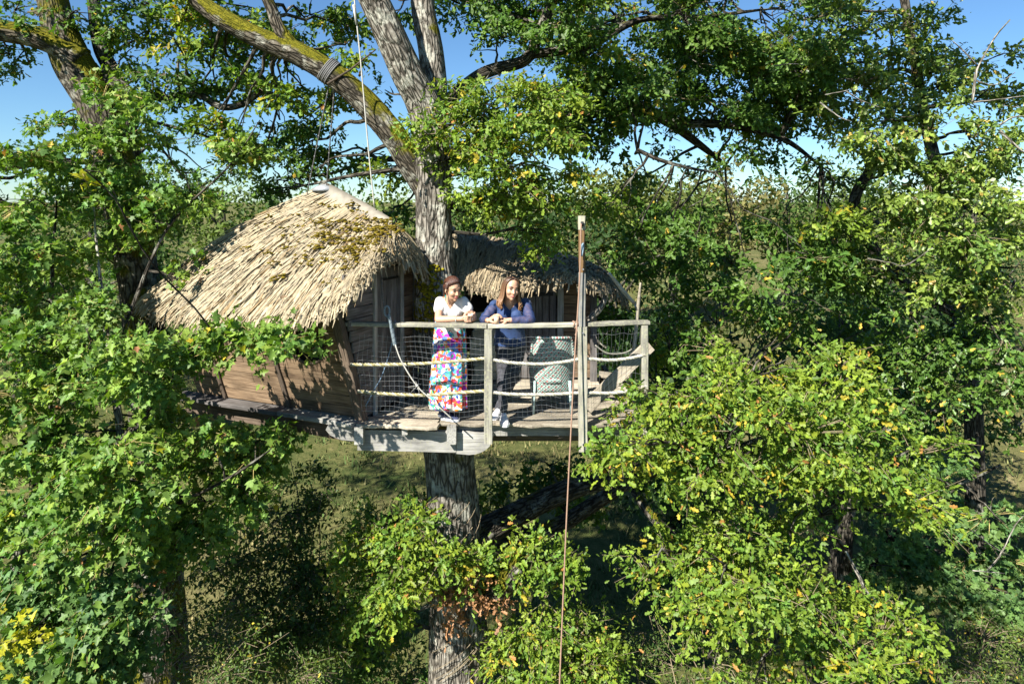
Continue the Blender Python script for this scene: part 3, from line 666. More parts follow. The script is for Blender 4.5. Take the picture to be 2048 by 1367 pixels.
# ------------------------------------------------------------------ suspension cables and hanging rope
cab = empty('suspension_cable', at(640, 380, 9.0), 'pair of dark beaded cables from the mossy limb down to the hut roof peak', 'cable')
for a, b in ((((660, 160), (614, 388))), (((669, 172), (653, 372)))):
    mb = MB(); p, q = at(*a, 8.50), at(*b, 8.93); mb.tube([p, q], 0.0075, 5)
    for k in range(9):
        t = 0.12+0.09*k
        if t < 0.9: mb.ball(p+(q-p)*t, (0.013, 0.013, 0.02), seg=6, rings=4)
    mb.build('cable_line', M['cable'], cab)
mb = MB(); c = at(657, 142, 8.5); ad = nrm(at(705, 180, 8.5)-at(620, 118, 8.52)); n1 = nrm(np.cross(ad, [0, 1, 0])); n2 = np.cross(ad, n1)
for k in range(6):
    q = c+ad*(k*0.022-0.05); rr = 0.158+0.003*(k % 2); mb.tube([q+rr*(n1*math.cos(t)+n2*math.sin(t))+ad*0.03*math.sin(t) for t in np.linspace(0, 2*math.pi, 21)], 0.010, 5, cap=False)
mb.build('strap', M['strap'], cab, True)
mb = MB(); mb.tube([at(655, 168, 8.33), at(700, 140, 8.34), at(752, 99, 8.36)], [0.016, 0.013, 0.008], 7); mb.build('toggle_stick', M['dark_wood'], cab, True)
prp = empty('pale_rope', at(748, 415, 8.4), 'pale rope coming straight down from above to the roof ridge cover', 'rope')
mb = MB(); mb.tube([at(700, -120, 8.2), at(709, 0, 8.2), at(722, 130, 8.2), at(737, 300, 8.25), at(749, 416, 8.28)], 0.0085, 6, step=0.1)
mb.tube([at(707, 10, 8.19), at(713, 50, 8.19)], 0.014, 6); mb.build('rope_line', M['pale_rope'], prp, True)
hr = empty('spliced_rope', at(905, 838, 7.33), 'blue-grey rope with spliced eye slanting from the hut door to the deck edge', 'rope')
M['blue_rope'] = m_plain('blue_grey_rope', (0.16, 0.20, 0.23), 0.8, var=0.25, scale=70)
mb = MB(); ch = [at(763, 528, 7.36), at(764, 575, 7.34), at(768, 612, 7.32)]
for k in range(13):
    p = poly(ch, 13)[k]; mb.ball(p, (0.011, 0.011, 0.019), seg=6, rings=4)
mb.build('chain', M['cable'], hr)
mb = MB(); c = at(774, 622, 7.31); mb.tube([c+[0.028*math.sin(a), 0, 0.055*math.cos(a)] for a in np.linspace(0, 2*math.pi, 15)], 0.011, 6, cap=False); mb.build('thimble', M['blue_rope'], hr, True)
rope3([at(777, 630, 7.31), at(783, 655, 7.28), at(790, 690, 7.26)], 0.021, [(0.17, 0.21, 0.23), (0.12, 0.15, 0.17)], n=60, pitch=0.05).build('splice', M['rope'], hr, True)
mb = MB(); mb.tube([at(790, 688, 7.25), at(803, 722, 7.22), at(833, 770, 7.2), at(866, 802, 7.2), at(905, 838, 7.24)], 0.0075, 6, step=0.04); mb.build('rope_line', M['pale_rope'], hr, True)
mb = MB(); c = at(834, 771, 7.2)
for k in range(16): mb.tube([c, c+rng.normal(0, 1, 3)*[0.03, 0.02, 0.03]+[0, 0, -0.02]], [0.004, 0.002], 3)
mb.ball(c, 0.016, seg=8, rings=6); mb.build('frayed_knot', M['pale_rope'], hr)
r2 = empty('mooring_line', at(733, 806, 7.5), 'thin blue line running down the hut side beside the door', 'rope')
mb = MB(); mb.tube([at(791, 640, 7.45), at(783, 690, 7.5), at(765, 748, 7.5), at(748, 780, 7.5), at(731, 812, 7.5)], 0.0065, 5, step=0.05); mb.build('rope_line', m_plain('dull_blue_line', (0.12, 0.19, 0.28), 0.7), r2, True)

# ------------------------------------------------------------------ woven armchair (seen from behind)
def m_weave(nt, b, N, L):
    a = N('Attribute', attribute_name='buv'); sc = N('SeparateXYZ'); L(a.outputs['Vector'], sc.inputs[0])
    def wave(src, k, ph=0.0):
        m = N('Math', operation='MULTIPLY_ADD', i_1=k, i_2=ph); L(src, m.inputs[0]); s = N('Math', operation='SINE'); L(m.outputs[0], s.inputs[0]); return s.outputs[0]
    wx, wz = wave(sc.outputs['X'], 150.0), wave(sc.outputs['Z'], 190.0)
    pr = N('Math', operation='MULTIPLY'); L(wx, pr.inputs[0]); L(wz, pr.inputs[1])
    w2 = N('Math', operation='MULTIPLY'); L(wave(sc.outputs['X'], 75.0), w2.inputs[0]); L(wave(sc.outputs['Z'], 95.0, 1.0), w2.inputs[1])
    r1 = ramp(N, [(0.35, (0.08, 0.24, 0.20)), (0.5, (0.33, 0.36, 0.33)), (0.8, (0.42, 0.43, 0.40))]); m1 = N('Math', operation='MULTIPLY_ADD', i_1=0.5, i_2=0.5); L(pr.outputs[0], m1.inputs[0]); L(m1.outputs[0], r1.inputs[0])
    r2 = ramp(N, [(0.80, (0, 0, 0)), (0.86, (1, 1, 1))]); m2 = N('Math', operation='MULTIPLY_ADD', i_1=0.5, i_2=0.5); L(w2.outputs[0], m2.inputs[0]); L(m2.outputs[0], r2.inputs[0])
    c = mixc(N, L, r2.outputs[0], r1.outputs[0], (0.40, 0.10, 0.10)); L(c, b.inputs['Base Color']); b.inputs['Roughness'].default_value = 0.7
    bp = N('Bump', i_Strength=0.6, i_Distance=0.004); L(pr.outputs[0], bp.inputs['Height']); L(bp.outputs[0], b.inputs['Normal'])
M['weave'] = mat('woven_cane', m_weave)
ch_ = empty('armchair', (0.46, 7.98, DZ), 'white and green woven armchair with its back to the railing', 'chair')
def shell(name, R):
    R = np.array(R); nz_, nu = R.shape[:2]; mb = MB(); L_ = np.zeros((nz_, nu))
    L_[:, 1:] = np.cumsum(np.linalg.norm(np.diff(R, axis=1), axis=2), 1)
    U = np.stack([L_, L_*0, R[..., 2]], -1)
    mb.add(R.reshape(-1, 3), [(j*nu+i, j*nu+i+1, (j+1)*nu+i+1, (j+1)*nu+i) for j in range(nz_-1) for i in range(nu-1)], None, U.reshape(-1, 3))
    o = mb.build(name, M['weave'], ch_, True); md = o.modifiers.new('t', 'SOLIDIFY'); md.thickness = 0.022; return o
cc = np.array([0.46, 7.98, DZ]); rows = []
for z in np.linspace(0.20, 0.89, 15):
    row = []
    for a in np.linspace(-1.0, 1.0, 31):
        an = a*1.75; top = 0.89-0.06*abs(a)**2 if abs(a) < 0.52 else 0.86-0.26*min(1, (abs(a)-0.52)/0.14)
        bot = 0.20+0.06*(1-min(1, abs(a)/0.45)**2) if abs(a) < 0.45 else 0.20
        f = (z-0.20)/0.69; zz = bot+(top-bot)*f
        rx, ry = 0.245+0.03*f, 0.24+0.0*f
        row.append(cc+[rx*math.sin(an), -ry*math.cos(an)-0.06*f, zz])
    rows.append(row)
shell('backrest', rows)
mb = MB(); pts = [np.array(r)[:] for r in rows]; mb.tube(pts[-1], 0.016, 8); mb.build('arm_rim', M['weave'], ch_, True)
mb = MB(); mb.loft([[cc+[0.24*math.cos(a), 0.26*math.sin(a), z] for a in np.linspace(0, 2*math.pi, 20, endpoint=False)] for z in (0.36, 0.42)]); mb.build('seat', M['weave'], ch_, True)
M['chair_leg'] = m_plain('pale_green_paint', (0.40, 0.52, 0.50), 0.6)
for sx in (-1, 1):
    for sy in (-1, 1):
        mb = MB(); mb.tube([cc+[sx*0.20, sy*0.19, 0.38], cc+[sx*0.215, sy*0.205, 0.003]], [0.018, 0.013], 8); mb.build('leg', M['chair_leg'], ch_, True)
# ------------------------------------------------------------------ leaves
OAK = np.array([(0, 0), (0.15, 0.2), (0.09, 0.33), (0.27, 0.52), (0.15, 0.64), (0.2, 0.88), (0, 1.0)])
MAP = np.array([(0, 0), (0.34, 0.02), (0.22, 0.24), (0.54, 0.52), (0.21, 0.56), (0.17, 0.76), (0, 1.0)])
OVA = np.array([(0, 0), (0.20, 0.25), (0.24, 0.5), (0.15, 0.8), (0, 1.0)])
OAK2 = np.array([(0, 0), (0.2, 0.30), (0.12, 0.44), (0.26, 0.74), (0, 1.0)])
RHO = np.array([(0, 0), (0.26, 0.5), (0, 1.0)])
def leaf_local(H, fold=0.30, curl=0.12):
    k = len(H); r = [(x, y, abs(x)*fold-curl*y*y) for x, y in H]; l = [(-x, y, abs(x)*fold-curl*y*y) for x, y in H[1:-1][::-1]]
    V = np.array(r+l); right = tuple(range(k)); left = (0, k-1)+tuple(range(k, 2*k-2))
    return V, [right, left]
LEAF = {n: leaf_local(H) for n, H in (('oak', OAK), ('maple', MAP), ('oval', OVA), ('oak_far', OAK2), ('rhomb', RHO))}
def leaf_frames(a, n):
    a = nrm(a); n = nrm(n-a*np.sum(a*n, 1, keepdims=True)); b = np.cross(a, n); return b, a, n
def leaf_mesh(name, kind, P_, a, n, size, T):
    V, fs = LEAF[kind]; b, a, n = leaf_frames(a, n); wv = rng.uniform(0.8, 1.2, (len(P_), 1)); cu = rng.uniform(-0.5, 2.0, (len(P_), 1))
    W = P_[:, None]+size[:, None, None]*(V[None, :, 0:1]*b[:, None]*wv[:, None]+V[None, :, 1:2]*a[:, None]+V[None, :, 2:3]*n[:, None]*cu[:, None])
    return fast_mesh(name, W.reshape(-1, 3), len(V), fs, T)

LEAFGAIN = 1.65
def palette(name, n, sp):
    """tint per leaf; sp = per-spray random (n,) so that whole twigs turn together"""
    r = rng.random(n)[:, None]; s = sp[:, None]
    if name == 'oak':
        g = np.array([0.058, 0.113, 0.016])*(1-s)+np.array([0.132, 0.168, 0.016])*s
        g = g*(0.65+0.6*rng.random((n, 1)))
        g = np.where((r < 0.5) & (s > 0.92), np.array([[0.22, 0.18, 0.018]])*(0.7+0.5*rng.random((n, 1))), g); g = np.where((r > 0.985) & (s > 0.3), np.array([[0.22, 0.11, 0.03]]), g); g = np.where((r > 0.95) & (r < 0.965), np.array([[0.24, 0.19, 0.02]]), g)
    elif name == 'oak_dark':  # darker copy of the oak greens, crown shade put into the leaf colour
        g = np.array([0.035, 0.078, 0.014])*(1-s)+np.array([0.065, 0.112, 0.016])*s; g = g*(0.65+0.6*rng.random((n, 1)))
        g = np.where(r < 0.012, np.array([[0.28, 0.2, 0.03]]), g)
    elif name == 'oak_olive':
        g = np.array([0.060, 0.108, 0.018])*(1-s)+np.array([0.125, 0.162, 0.026])*s; g = g*(0.65+0.6*rng.random((n, 1)))
        g = np.where(r < 0.03, np.array([[0.26, 0.19, 0.05]]), g)
    elif name == 'maple':
        g = np.array([0.060, 0.122, 0.025])*(1-s)+np.array([0.124, 0.174, 0.026])*s; g = g*(0.65+0.6*rng.random((n, 1)))
        g = np.where(r < 0.008, np.array([[0.27, 0.21, 0.02]]), g); g = np.where(r > 0.997, np.array([[0.20, 0.09, 0.04]]), g)
    elif name == 'maple_shaded':  # bluish shade put into the maple leaf colour
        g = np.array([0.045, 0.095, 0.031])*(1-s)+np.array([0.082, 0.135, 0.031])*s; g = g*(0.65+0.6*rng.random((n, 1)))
    elif name == 'yellow':
        g = np.array([0.21, 0.21, 0.012])*(0.6+0.6*rng.random((n, 1)))
    elif name == 'brown':
        g = np.array([0.22, 0.115, 0.055])*(0.55+0.7*rng.random((n, 1)))
    elif name == 'shrub':
        g = np.array([0.030, 0.060, 0.014])*(1-s)+np.array([0.075, 0.105, 0.018])*s; g = g*(0.6+0.7*rng.random((n, 1)))
        g = np.where(r < 0.02, np.array([[0.32, 0.25, 0.03]]), g)
    return np.clip(g*LEAFGAIN, 0, 0.6)

def grow(blobs, leaf, per=14, tl=(0.18, 0.36), lean=(0.35, 0.45)):
    """blobs: rows (centre, radii, n_sprays, palette). returns leaf arrays and the spray twigs"""
    PP, AA, NN, SS, TT, TW = [], [], [], [], [], []
    for c, r, n, pal in blobs:
        n = int(n)
        if n < 1: continue
        # foliage hangs in pads: flattened, drooping layers with gaps between them
        npad = max(2, int(round(n/14))); u = nrm(rng.normal(0, 1, (npad, 3))); pc = c+u*r*(0.35+0.55*rng.random((npad, 1))**0.7)
        pr = np.mean(r)*rng.uniform(0.38, 0.7, npad); pi = rng.integers(0, npad, n); an = rng.random(n)*6.283; rho = np.sqrt(rng.random(n))
        tl_ = np.stack([rng.normal(0, 0.25, npad), rng.normal(-0.15, 0.2, npad)], 1)
        dx, dy = np.cos(an)*rho, np.sin(an)*rho
        p = pc[pi]+np.stack([dx*pr[pi], dy*pr[pi], pr[pi]*(tl_[pi, 0]*dx+tl_[pi, 1]*-dy*0.6-0.35*rho**2)+rng.normal(0, 0.03, n)], 1)
        o = nrm((p-c)/np.maximum(r, 0.05)); l = rng.uniform(*tl, n)
        t = nrm(np.stack([dx, dy, -0.25*rho], 1)*0.9+o*0.45+rng.normal(0, 0.35, (n, 3)))
        sp = np.clip(rng.normal(0.45, 0.3, n), 0, 1)
        TW.append((np.repeat(c[None], n, 0), p, p+t*l[:, None]-UP*0.05*l[:, None]))
        k = np.tile(np.arange(per), n)/per; ti = np.repeat(t, per, 0); m = n*per
        pos = np.repeat(p, per, 0)+ti*(np.repeat(l, per)*k)[:, None]-UP*(0.12*np.repeat(l, per)*k*k)[:, None]+rng.normal(0, 0.035, (m, 3))
        a = nrm(ti*0.55+nrm(rng.normal(0, 1, (m, 3)))*0.85-UP*0.22)
        nn = nrm(UP*lean[0]+SUN*lean[1]+np.repeat(o, per, 0)*0.25+rng.normal(0, 0.42, (m, 3)))
        s = leaf*(0.42+0.85*rng.random(m)**0.8)*(1-0.25*(k > 0.85))
        PP.append(pos); AA.append(a); NN.append(nn); SS.append(s); TT.append(palette(pal, m, np.repeat(sp, per)))
    return [np.concatenate(q) for q in (PP, AA, NN, SS, TT)], TW
def twigs_mesh(TW, frac, r0=0.005, r1=0.002, reach=0.6):
    V, sz = [], [(0, 1, 4, 3), (1, 2, 5, 4), (2, 0, 3, 5), (3, 4, 7, 6), (4, 5, 8, 7), (5, 3, 6, 8)]
    tri = np.array([(math.cos(a), math.sin(a)) for a in (0, 2.094, 4.189)])
    for c, p, q in TW:
        k = rng.random(len(p)) < frac; c, p, q = c[k], p[k], q[k]
        if not len(p): continue
        st = p+(c-p)*reach; st[:, 2] -= 0.04; d = nrm(q-st); s1 = nrm(np.cross(d, rng.normal(0, 1, d.shape))); s2 = np.cross(d, s1)
        rows = []
        for pt, rr in ((st, r0), (p, (r0+r1)/2), (q, r1)):
            for x, y in tri: rows.append(pt+rr*(s1*x+s2*y))
        V.append(np.stack(rows, 1).reshape(-1, 3))
    V = np.concatenate(V); return fast_mesh('twigs', V, 9, sz, np.full((len(V)//9, 3), 0.2))
def in_frame(p):
    x = CX+p[:, 0]/p[:, 1]*F; y = HY-(p[:, 2]-ZC)/p[:, 1]*F
    return (x > 10) & (x < 2038) & (y > 10) & (y < 1357)
def crown(tree, data, kind, m, singles=0, name='crown', label=None):
    P_, a, n, s, T = data
    if singles:                       # the leaves that show largest are objects of their own
        sc = np.where(in_frame(P_), s/P_[:, 1]*(0.85+0.3*rng.random(len(P_))), 0); idx = np.argsort(-sc)[:singles]
        V, fs = LEAF[kind]; meshes = []
        for j in range(12):
            t = T[idx[j*len(idx)//12]]; meshes.append(fast_mesh('leaf', V*[1, 1, 0.6+0.1*j], len(V), fs, t[None])); meshes[-1].materials.append(m)
        b, a2, n2 = leaf_frames(a[idx], n[idx])
        for j, i in enumerate(idx):
            mt = Matrix(np.stack([b[j]*s[i], a2[j]*s[i], n2[j]*s[i]], 1).tolist()).to_4x4(); mt.translation = Vector(P_[i])
            link('leaf', meshes[j % 12], tree, None, mt)
        k = np.ones(len(P_), bool); k[idx] = False; P_, a, n, s, T = (q[k] for q in (P_, a, n, s, T))
    o = link(name, leaf_mesh(name, kind, P_, a, n, s, T), tree, m); o['kind'] = 'stuff'
    if label: o['label'] = label
    return o
def barkdisp(amp):
    ph = rng.random(6)*6.28
    def d(th, S, rad):
        o = np.ones((len(S), len(th)))
        for i in range(len(S)):
            for j in range(len(th)):
                x, y = math.cos(th[j])*rad[i], math.sin(th[j])*rad[i]
                o[i, j] += amp*(1.1*noise.noise((x*7, y*7, S[i]*1.3+ph[0]))+1.5*(0.35-abs(noise.noise((x*17, y*17, S[i]*2.6+ph[2])))))+0.05*math.sin(3*th[j]+S[i]*0.6+ph[1])
        return o
    return d
LIMBS = {}
def limb(tree, name, pts, rad, m, sides=10, step=0.12, disp=0.0, reg=True):
    mb = MB(); pts = np.array([np.asarray(p, float) for p in pts])
    mb.tube(pts, rad, sides, step=step, disp=barkdisp(disp) if disp else None)
    o = mb.build(name, M[m], tree, True)
    if reg:
        q, r = resample(pts, np.asarray(rad, float), 0.25); LIMBS.setdefault(tree.name, []).append(np.concatenate([q, r[:, None]], 1))
    return o
def wig(a, b, n=5, amp=0.1, sag=0.0):
    L_ = np.linalg.norm(b-a); P_ = a[None]+(b-a)[None]*np.linspace(0, 1, n)[:, None]
    P_[1:-1] += rng.normal(0, amp*L_*0.5, (n-2, 3)); P_[1:-1, 2] -= sag*L_; return P_
def connect(tree, blobs, m, r0=0.035):
    """one joined part: a branch from the nearest limb to the middle of each clump"""
    pts = np.concatenate(LIMBS[tree.name]); mb = MB()
    for c, r, n, pal in blobs:
        d = np.linalg.norm(pts[:, :3]-c, axis=1)+0.5*np.maximum(0, pts[:, 2]-c[2]-0.3); i = np.argmin(d); s = pts[i]
        L_ = np.linalg.norm(c-s[:3])
        if L_ < 0.15: continue
        rr = min(s[3]*0.7, r0*(0.5+0.25*L_))
        P_ = wig(s[:3], c, 6, 0.055, -0.02); mb.tube(P_, np.linspace(rr, 0.007, 6), 6, step=0.2)
        for k in range(3):
            q = P_[rng.integers(3, 6)]; e = c+nrm(rng.normal(0, 1, 3))*r*0.75; mb.tube(wig(q, e, 4, 0.07, -0.03), np.linspace(rr*0.35+0.003, 0.003, 4), 5, step=0.12)
    if mb.n:
        o = mb.build('branches', M[m], tree, True); o['kind'] = 'stuff'
def B(px, py, Y, rx, ry, rz, n, pal):
    """clump: centre by picture point and distance, radii in picture pixels (x, y) and metres (depth)"""
    return (at(px, py, Y), np.array([rx/F*Y, rz, ry/F*Y]), n, pal)
def fill(pts, Y, rad, n, pal, jit=0.5):
    """several clumps along a list of (px,py)"""
    out = []
    for (x, y) in pts:
        s = rng.uniform(0.8, 1.25); out.append(B(x+rng.normal(0, 8), y+rng.normal(0, 8), Y+rng.uniform(-jit, jit), rad*s, rad*s*rng.uniform(0.6, 0.85), rad/F*Y*s, int(n*s), pal))
    return out

# ------------------------------------------------------------------ the host oak
oak = empty('oak_tree', (-0.7, 8.5, 0), 'huge old oak whose grey trunk carries the treehouse, with low spreading limbs', 'tree', 'oaks')
TY = 8.5
tr = limb(oak, 'trunk', [(at(930, 1780, TY)*[1, 1, 0]+[0, 0, -0.3]), at(926, 1560, TY), at(918, 1367, TY), at(913, 1220, TY), at(908, 1080, TY), at(899, 960, TY), at(893, 860, TY), at(884, 740, TY), at(872, 620, TY), at(870, 540, TY), at(870, 470, TY), at(868, 400, TY), at(866, 330, TY), at(860, 250, TY), at(845, 200, TY), at(818, 150, TY-0.1), at(786, 80, TY-0.2), at(745, -10, TY-0.3), at(700, -110, TY-0.5), at(640, -260, TY-0.6), at(560, -420, TY-0.7)],
          [0.517, 0.432, 0.362, 0.334, 0.32, 0.305, 0.301, 0.282, 0.254, 0.23, 0.221, 0.221, 0.235, 0.207, 0.202, 0.193, 0.183, 0.174, 0.155, 0.122, 0.085], 'bark', 84, 0.05, 0.075)
limb(oak, 'limb', [at(872, 415, TY-0.02), at(852, 372, TY-0.02), at(828, 335, TY), at(795, 280, TY), at(755, 230, TY), at(705, 180, TY), at(650, 138, TY), at(590, 104, TY+0.1), at(520, 76, TY+0.2), at(450, 40, TY+0.3), at(380, -10, TY+0.5), at(300, -90, TY+0.6)],
     [0.16, 0.165, 0.165, 0.165, 0.16, 0.15, 0.145, 0.145, 0.13, 0.12, 0.105, 0.08], 'bark_moss', 40, 0.06, 0.07)
limb(oak, 'limb', [at(868, 300, TY+0.15), at(872, 200, TY+0.25), at(862, 100, TY+0.3), at(845, 0, TY+0.4), at(850, -130, TY+0.4), at(880, -300, TY+0.2)], [0.13, 0.15, 0.16, 0.15, 0.13, 0.09], 'bark', 24, 0.06, 0.04)
limb(oak, 'limb', [at(595, 105, TY+0.1), at(560, 60, TY+0.1), at(540, 10, TY+0.1), at(500, -80, TY)], [0.09, 0.08, 0.07, 0.05], 'bark_moss', 14, 0.08, 0.04)
TZ = 9.2
# upper limbs to the right, dark against the sky
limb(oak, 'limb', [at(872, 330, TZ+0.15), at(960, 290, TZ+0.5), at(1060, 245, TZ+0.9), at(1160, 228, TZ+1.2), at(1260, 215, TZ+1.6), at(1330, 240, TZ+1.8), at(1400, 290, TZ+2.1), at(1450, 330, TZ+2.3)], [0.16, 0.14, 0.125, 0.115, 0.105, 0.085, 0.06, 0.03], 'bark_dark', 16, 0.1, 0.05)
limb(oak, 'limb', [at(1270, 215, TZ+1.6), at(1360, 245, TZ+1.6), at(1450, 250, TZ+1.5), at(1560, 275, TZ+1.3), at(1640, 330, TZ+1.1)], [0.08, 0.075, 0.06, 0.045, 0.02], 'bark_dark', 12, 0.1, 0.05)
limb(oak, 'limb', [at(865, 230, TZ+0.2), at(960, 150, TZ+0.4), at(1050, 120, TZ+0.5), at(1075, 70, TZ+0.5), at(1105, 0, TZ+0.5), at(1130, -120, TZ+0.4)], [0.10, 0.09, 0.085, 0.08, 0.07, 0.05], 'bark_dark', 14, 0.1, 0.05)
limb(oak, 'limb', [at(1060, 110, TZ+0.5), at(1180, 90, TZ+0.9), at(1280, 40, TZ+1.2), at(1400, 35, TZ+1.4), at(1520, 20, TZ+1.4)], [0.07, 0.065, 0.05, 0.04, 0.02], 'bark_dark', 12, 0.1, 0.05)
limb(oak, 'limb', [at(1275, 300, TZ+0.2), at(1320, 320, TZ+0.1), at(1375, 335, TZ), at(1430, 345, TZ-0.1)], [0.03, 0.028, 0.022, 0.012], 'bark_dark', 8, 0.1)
# low limbs to the right under the deck
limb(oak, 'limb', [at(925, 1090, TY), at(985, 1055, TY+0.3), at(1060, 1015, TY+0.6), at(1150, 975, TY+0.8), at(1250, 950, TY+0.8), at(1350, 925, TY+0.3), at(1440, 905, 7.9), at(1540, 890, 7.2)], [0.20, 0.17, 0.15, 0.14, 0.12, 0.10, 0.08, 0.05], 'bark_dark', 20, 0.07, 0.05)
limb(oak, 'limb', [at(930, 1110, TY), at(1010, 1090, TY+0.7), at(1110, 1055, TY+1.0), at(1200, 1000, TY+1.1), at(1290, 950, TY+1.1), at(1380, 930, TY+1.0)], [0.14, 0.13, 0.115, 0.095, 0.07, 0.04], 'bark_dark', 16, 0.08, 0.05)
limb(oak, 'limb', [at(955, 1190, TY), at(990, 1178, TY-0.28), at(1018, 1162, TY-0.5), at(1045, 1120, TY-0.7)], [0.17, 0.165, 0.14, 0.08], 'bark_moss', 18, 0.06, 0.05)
limb(oak, 'dead_branch', [at(1655, 1040, 7.0), at(1690, 1100, 6.95), at(1722, 1160, 6.9), at(1735, 1185, 6.9), at(1775, 1222, 6.85), at(1800, 1240, 6.8)], [0.014, 0.016, 0.018, 0.017, 0.012, 0.006], 'bark_pale', 8, 0.06, reg=False)
limb(oak, 'limb', [at(1440, 905, TY-1.5), at(1540, 950, 7.1), at(1640, 1030, 7.0), at(1690, 1100, 6.95)], [0.06, 0.045, 0.03, 0.018], 'bark_dark', 10, 0.1)
limb(oak, 'limb', [at(1250, 950, TY+0.8), at(1310, 1040, 8.1), at(1400, 1110, 7.2), at(1500, 1165, 6.9), at(1620, 1225, 6.7), at(1720, 1290, 6.6), at(1800, 1320, 6.6)], [0.06, 0.05, 0.04, 0.032, 0.025, 0.016, 0.008], 'bark_dark', 10, 0.1)
# fallen bark and dead brown twigs on the trunk, ladder-like mesh of stems
front = []      # sunlit foreground mass right of the deck
front += [B(1250, 860, 6.7, 60, 32, 0.35, 16, 'oak'), B(1330, 800, 6.7, 75, 45, 0.4, 34, 'oak'), B(1420, 765, 6.8, 85, 50, 0.45, 44, 'oak'), B(1530, 735, 6.9, 90, 48, 0.45, 44, 'oak'), B(1640, 715, 7.1, 70, 40, 0.4, 30, 'oak'), B(1640, 760, 6.8, 95, 55, 0.5, 50, 'oak'), B(1740, 810, 6.9, 85, 60, 0.45, 44, 'oak'), B(1800, 880, 6.9, 60, 45, 0.4, 28, 'oak'),
          B(1260, 925, 6.7, 65, 42, 0.35, 26, 'oak'), B(1360, 880, 6.6, 90, 60, 0.45, 50, 'oak'), B(1470, 840, 6.5, 95, 62, 0.5, 56, 'oak'), B(1580, 830, 6.5, 95, 62, 0.5, 56, 'oak'), B(1690, 880, 6.6, 90, 55, 0.5, 48, 'oak'), B(1790, 930, 6.8, 60, 36, 0.35, 22, 'oak'),
          B(1400, 950, 6.6, 100, 55, 0.45, 48, 'oak'), B(1520, 930, 6.5, 100, 60, 0.5, 54, 'oak'), B(1640, 950, 6.6, 90, 52, 0.45, 44, 'oak'), B(1750, 970, 6.8, 65, 30, 0.35, 22, 'oak'), B(1330, 970, 6.7, 55, 30, 0.3, 18, 'oak'), B(1430, 1000, 7.1, 70, 28, 0.4, 14, 'oak')]
front += [B(1330, 1110, 6.6, 65, 48, 0.35, 32, 'oak'), B(1420, 1090, 6.5, 75, 48, 0.4, 38, 'oak'), B(1520, 1085, 6.5, 80, 48, 0.4, 38, 'oak'), B(1600, 1090, 6.6, 55, 40, 0.35, 24, 'oak'), B(1310, 1165, 6.6, 48, 34, 0.3, 20, 'oak'), B(1400, 1160, 6.5, 75, 46, 0.4, 36, 'oak'), B(1510, 1165, 6.4, 85, 50, 0.4, 42, 'oak'), B(1610, 1180, 6.4, 75, 50, 0.4, 38, 'oak'), B(1450, 1230, 6.4, 70, 40, 0.35, 28, 'oak'), B(1560, 1250, 6.4, 90, 50, 0.4, 44, 'oak'), B(1670, 1270, 6.4, 95, 55, 0.4, 50, 'oak'), B(1780, 1290, 6.5, 85, 50, 0.4, 42, 'oak'), B(1600, 1330, 6.3, 100, 45, 0.4, 44, 'oak'), B(1730, 1345, 6.4, 100, 45, 0.4, 44, 'oak'), B(1490, 1320, 6.4, 55, 40, 0.3, 22, 'oak'), B(1400, 1275, 6.5, 40, 30, 0.25, 13, 'oak'), B(1840, 1250, 6.7, 60, 30, 0.3, 20, 'oak')]
front += [B(1160, 880, 6.9, 1, 1, 0.05, 0, 'oak')]
mid = []        # clump beside the upper trunk and the ones round the lower trunk
mid += [B(1000, 150, 7.9, 60, 40, 0.35, 24, 'oak'), B(1075, 200, 8.0, 55, 45, 0.35, 24, 'oak'), B(930, 190, 8.2, 55, 40, 0.35, 22, 'oak'), B(900, 255, 8.0, 60, 45, 0.35, 26, 'oak'), B(990, 240, 7.8, 75, 50, 0.4, 38, 'oak'), B(1080, 270, 7.9, 65, 50, 0.4, 30, 'oak'), B(960, 300, 7.8, 70, 45, 0.4, 34, 'oak'), B(1040, 330, 7.8, 70, 48, 0.4, 34, 'oak'), B(880, 320, 8.2, 40, 28, 0.25, 12, 'oak'), B(1100, 340, 8.0, 50, 40, 0.3, 18, 'oak'), B(1000, 385, 8.0, 70, 36, 0.35, 26, 'oak'), B(1080, 400, 8.1, 50, 34, 0.3, 16, 'oak'), B(940, 380, 8.2, 40, 30, 0.3, 12, 'oak'), B(1095, 470, 8.3, 36, 28, 0.22, 9, 'oak'), B(1060, 440, 8.4, 40, 28, 0.25, 10, 'oak')]
mid += [B(770, 1050, 8.2, 55, 34, 0.35, 22, 'oak'), B(830, 1040, 8.0, 55, 36, 0.35, 22, 'oak'), B(720, 1110, 8.5, 55, 45, 0.35, 26, 'oak'), B(800, 1105, 7.9, 75, 45, 0.4, 36, 'oak'), B(880, 1095, 7.9, 50, 34, 0.3, 18, 'oak'), B(690, 1180, 8.6, 55, 40, 0.35, 24, 'oak'), B(770, 1170, 8.3, 75, 42, 0.4, 34, 'oak'), B(840, 1150, 7.9, 45, 28, 0.3, 13, 'oak'), B(930, 1120, 8.0, 40, 34, 0.25, 13, 'oak'), B(700, 1250, 8.7, 60, 40, 0.35, 24, 'oak'), B(765, 1212, 8.6, 45, 26, 0.3, 10, 'oak'), B(860, 1020, 8.4, 35, 18, 0.2, 7, 'oak_dark'), B(850, 1000, 8.3, 26, 14, 0.2, 4, 'oak_dark'),
        B(1010, 1105, 8.0, 42, 26, 0.25, 13, 'oak'), B(1075, 1095, 7.9, 45, 26, 0.25, 14, 'oak'), B(1120, 1125, 7.8, 45, 28, 0.25, 14, 'oak'), B(1160, 1110, 7.8, 26, 18, 0.15, 5, 'oak'), B(1060, 1140, 7.9, 38, 24, 0.2, 9, 'oak')]
dark = []       # shaded canopy to the upper right and round the mossy limb
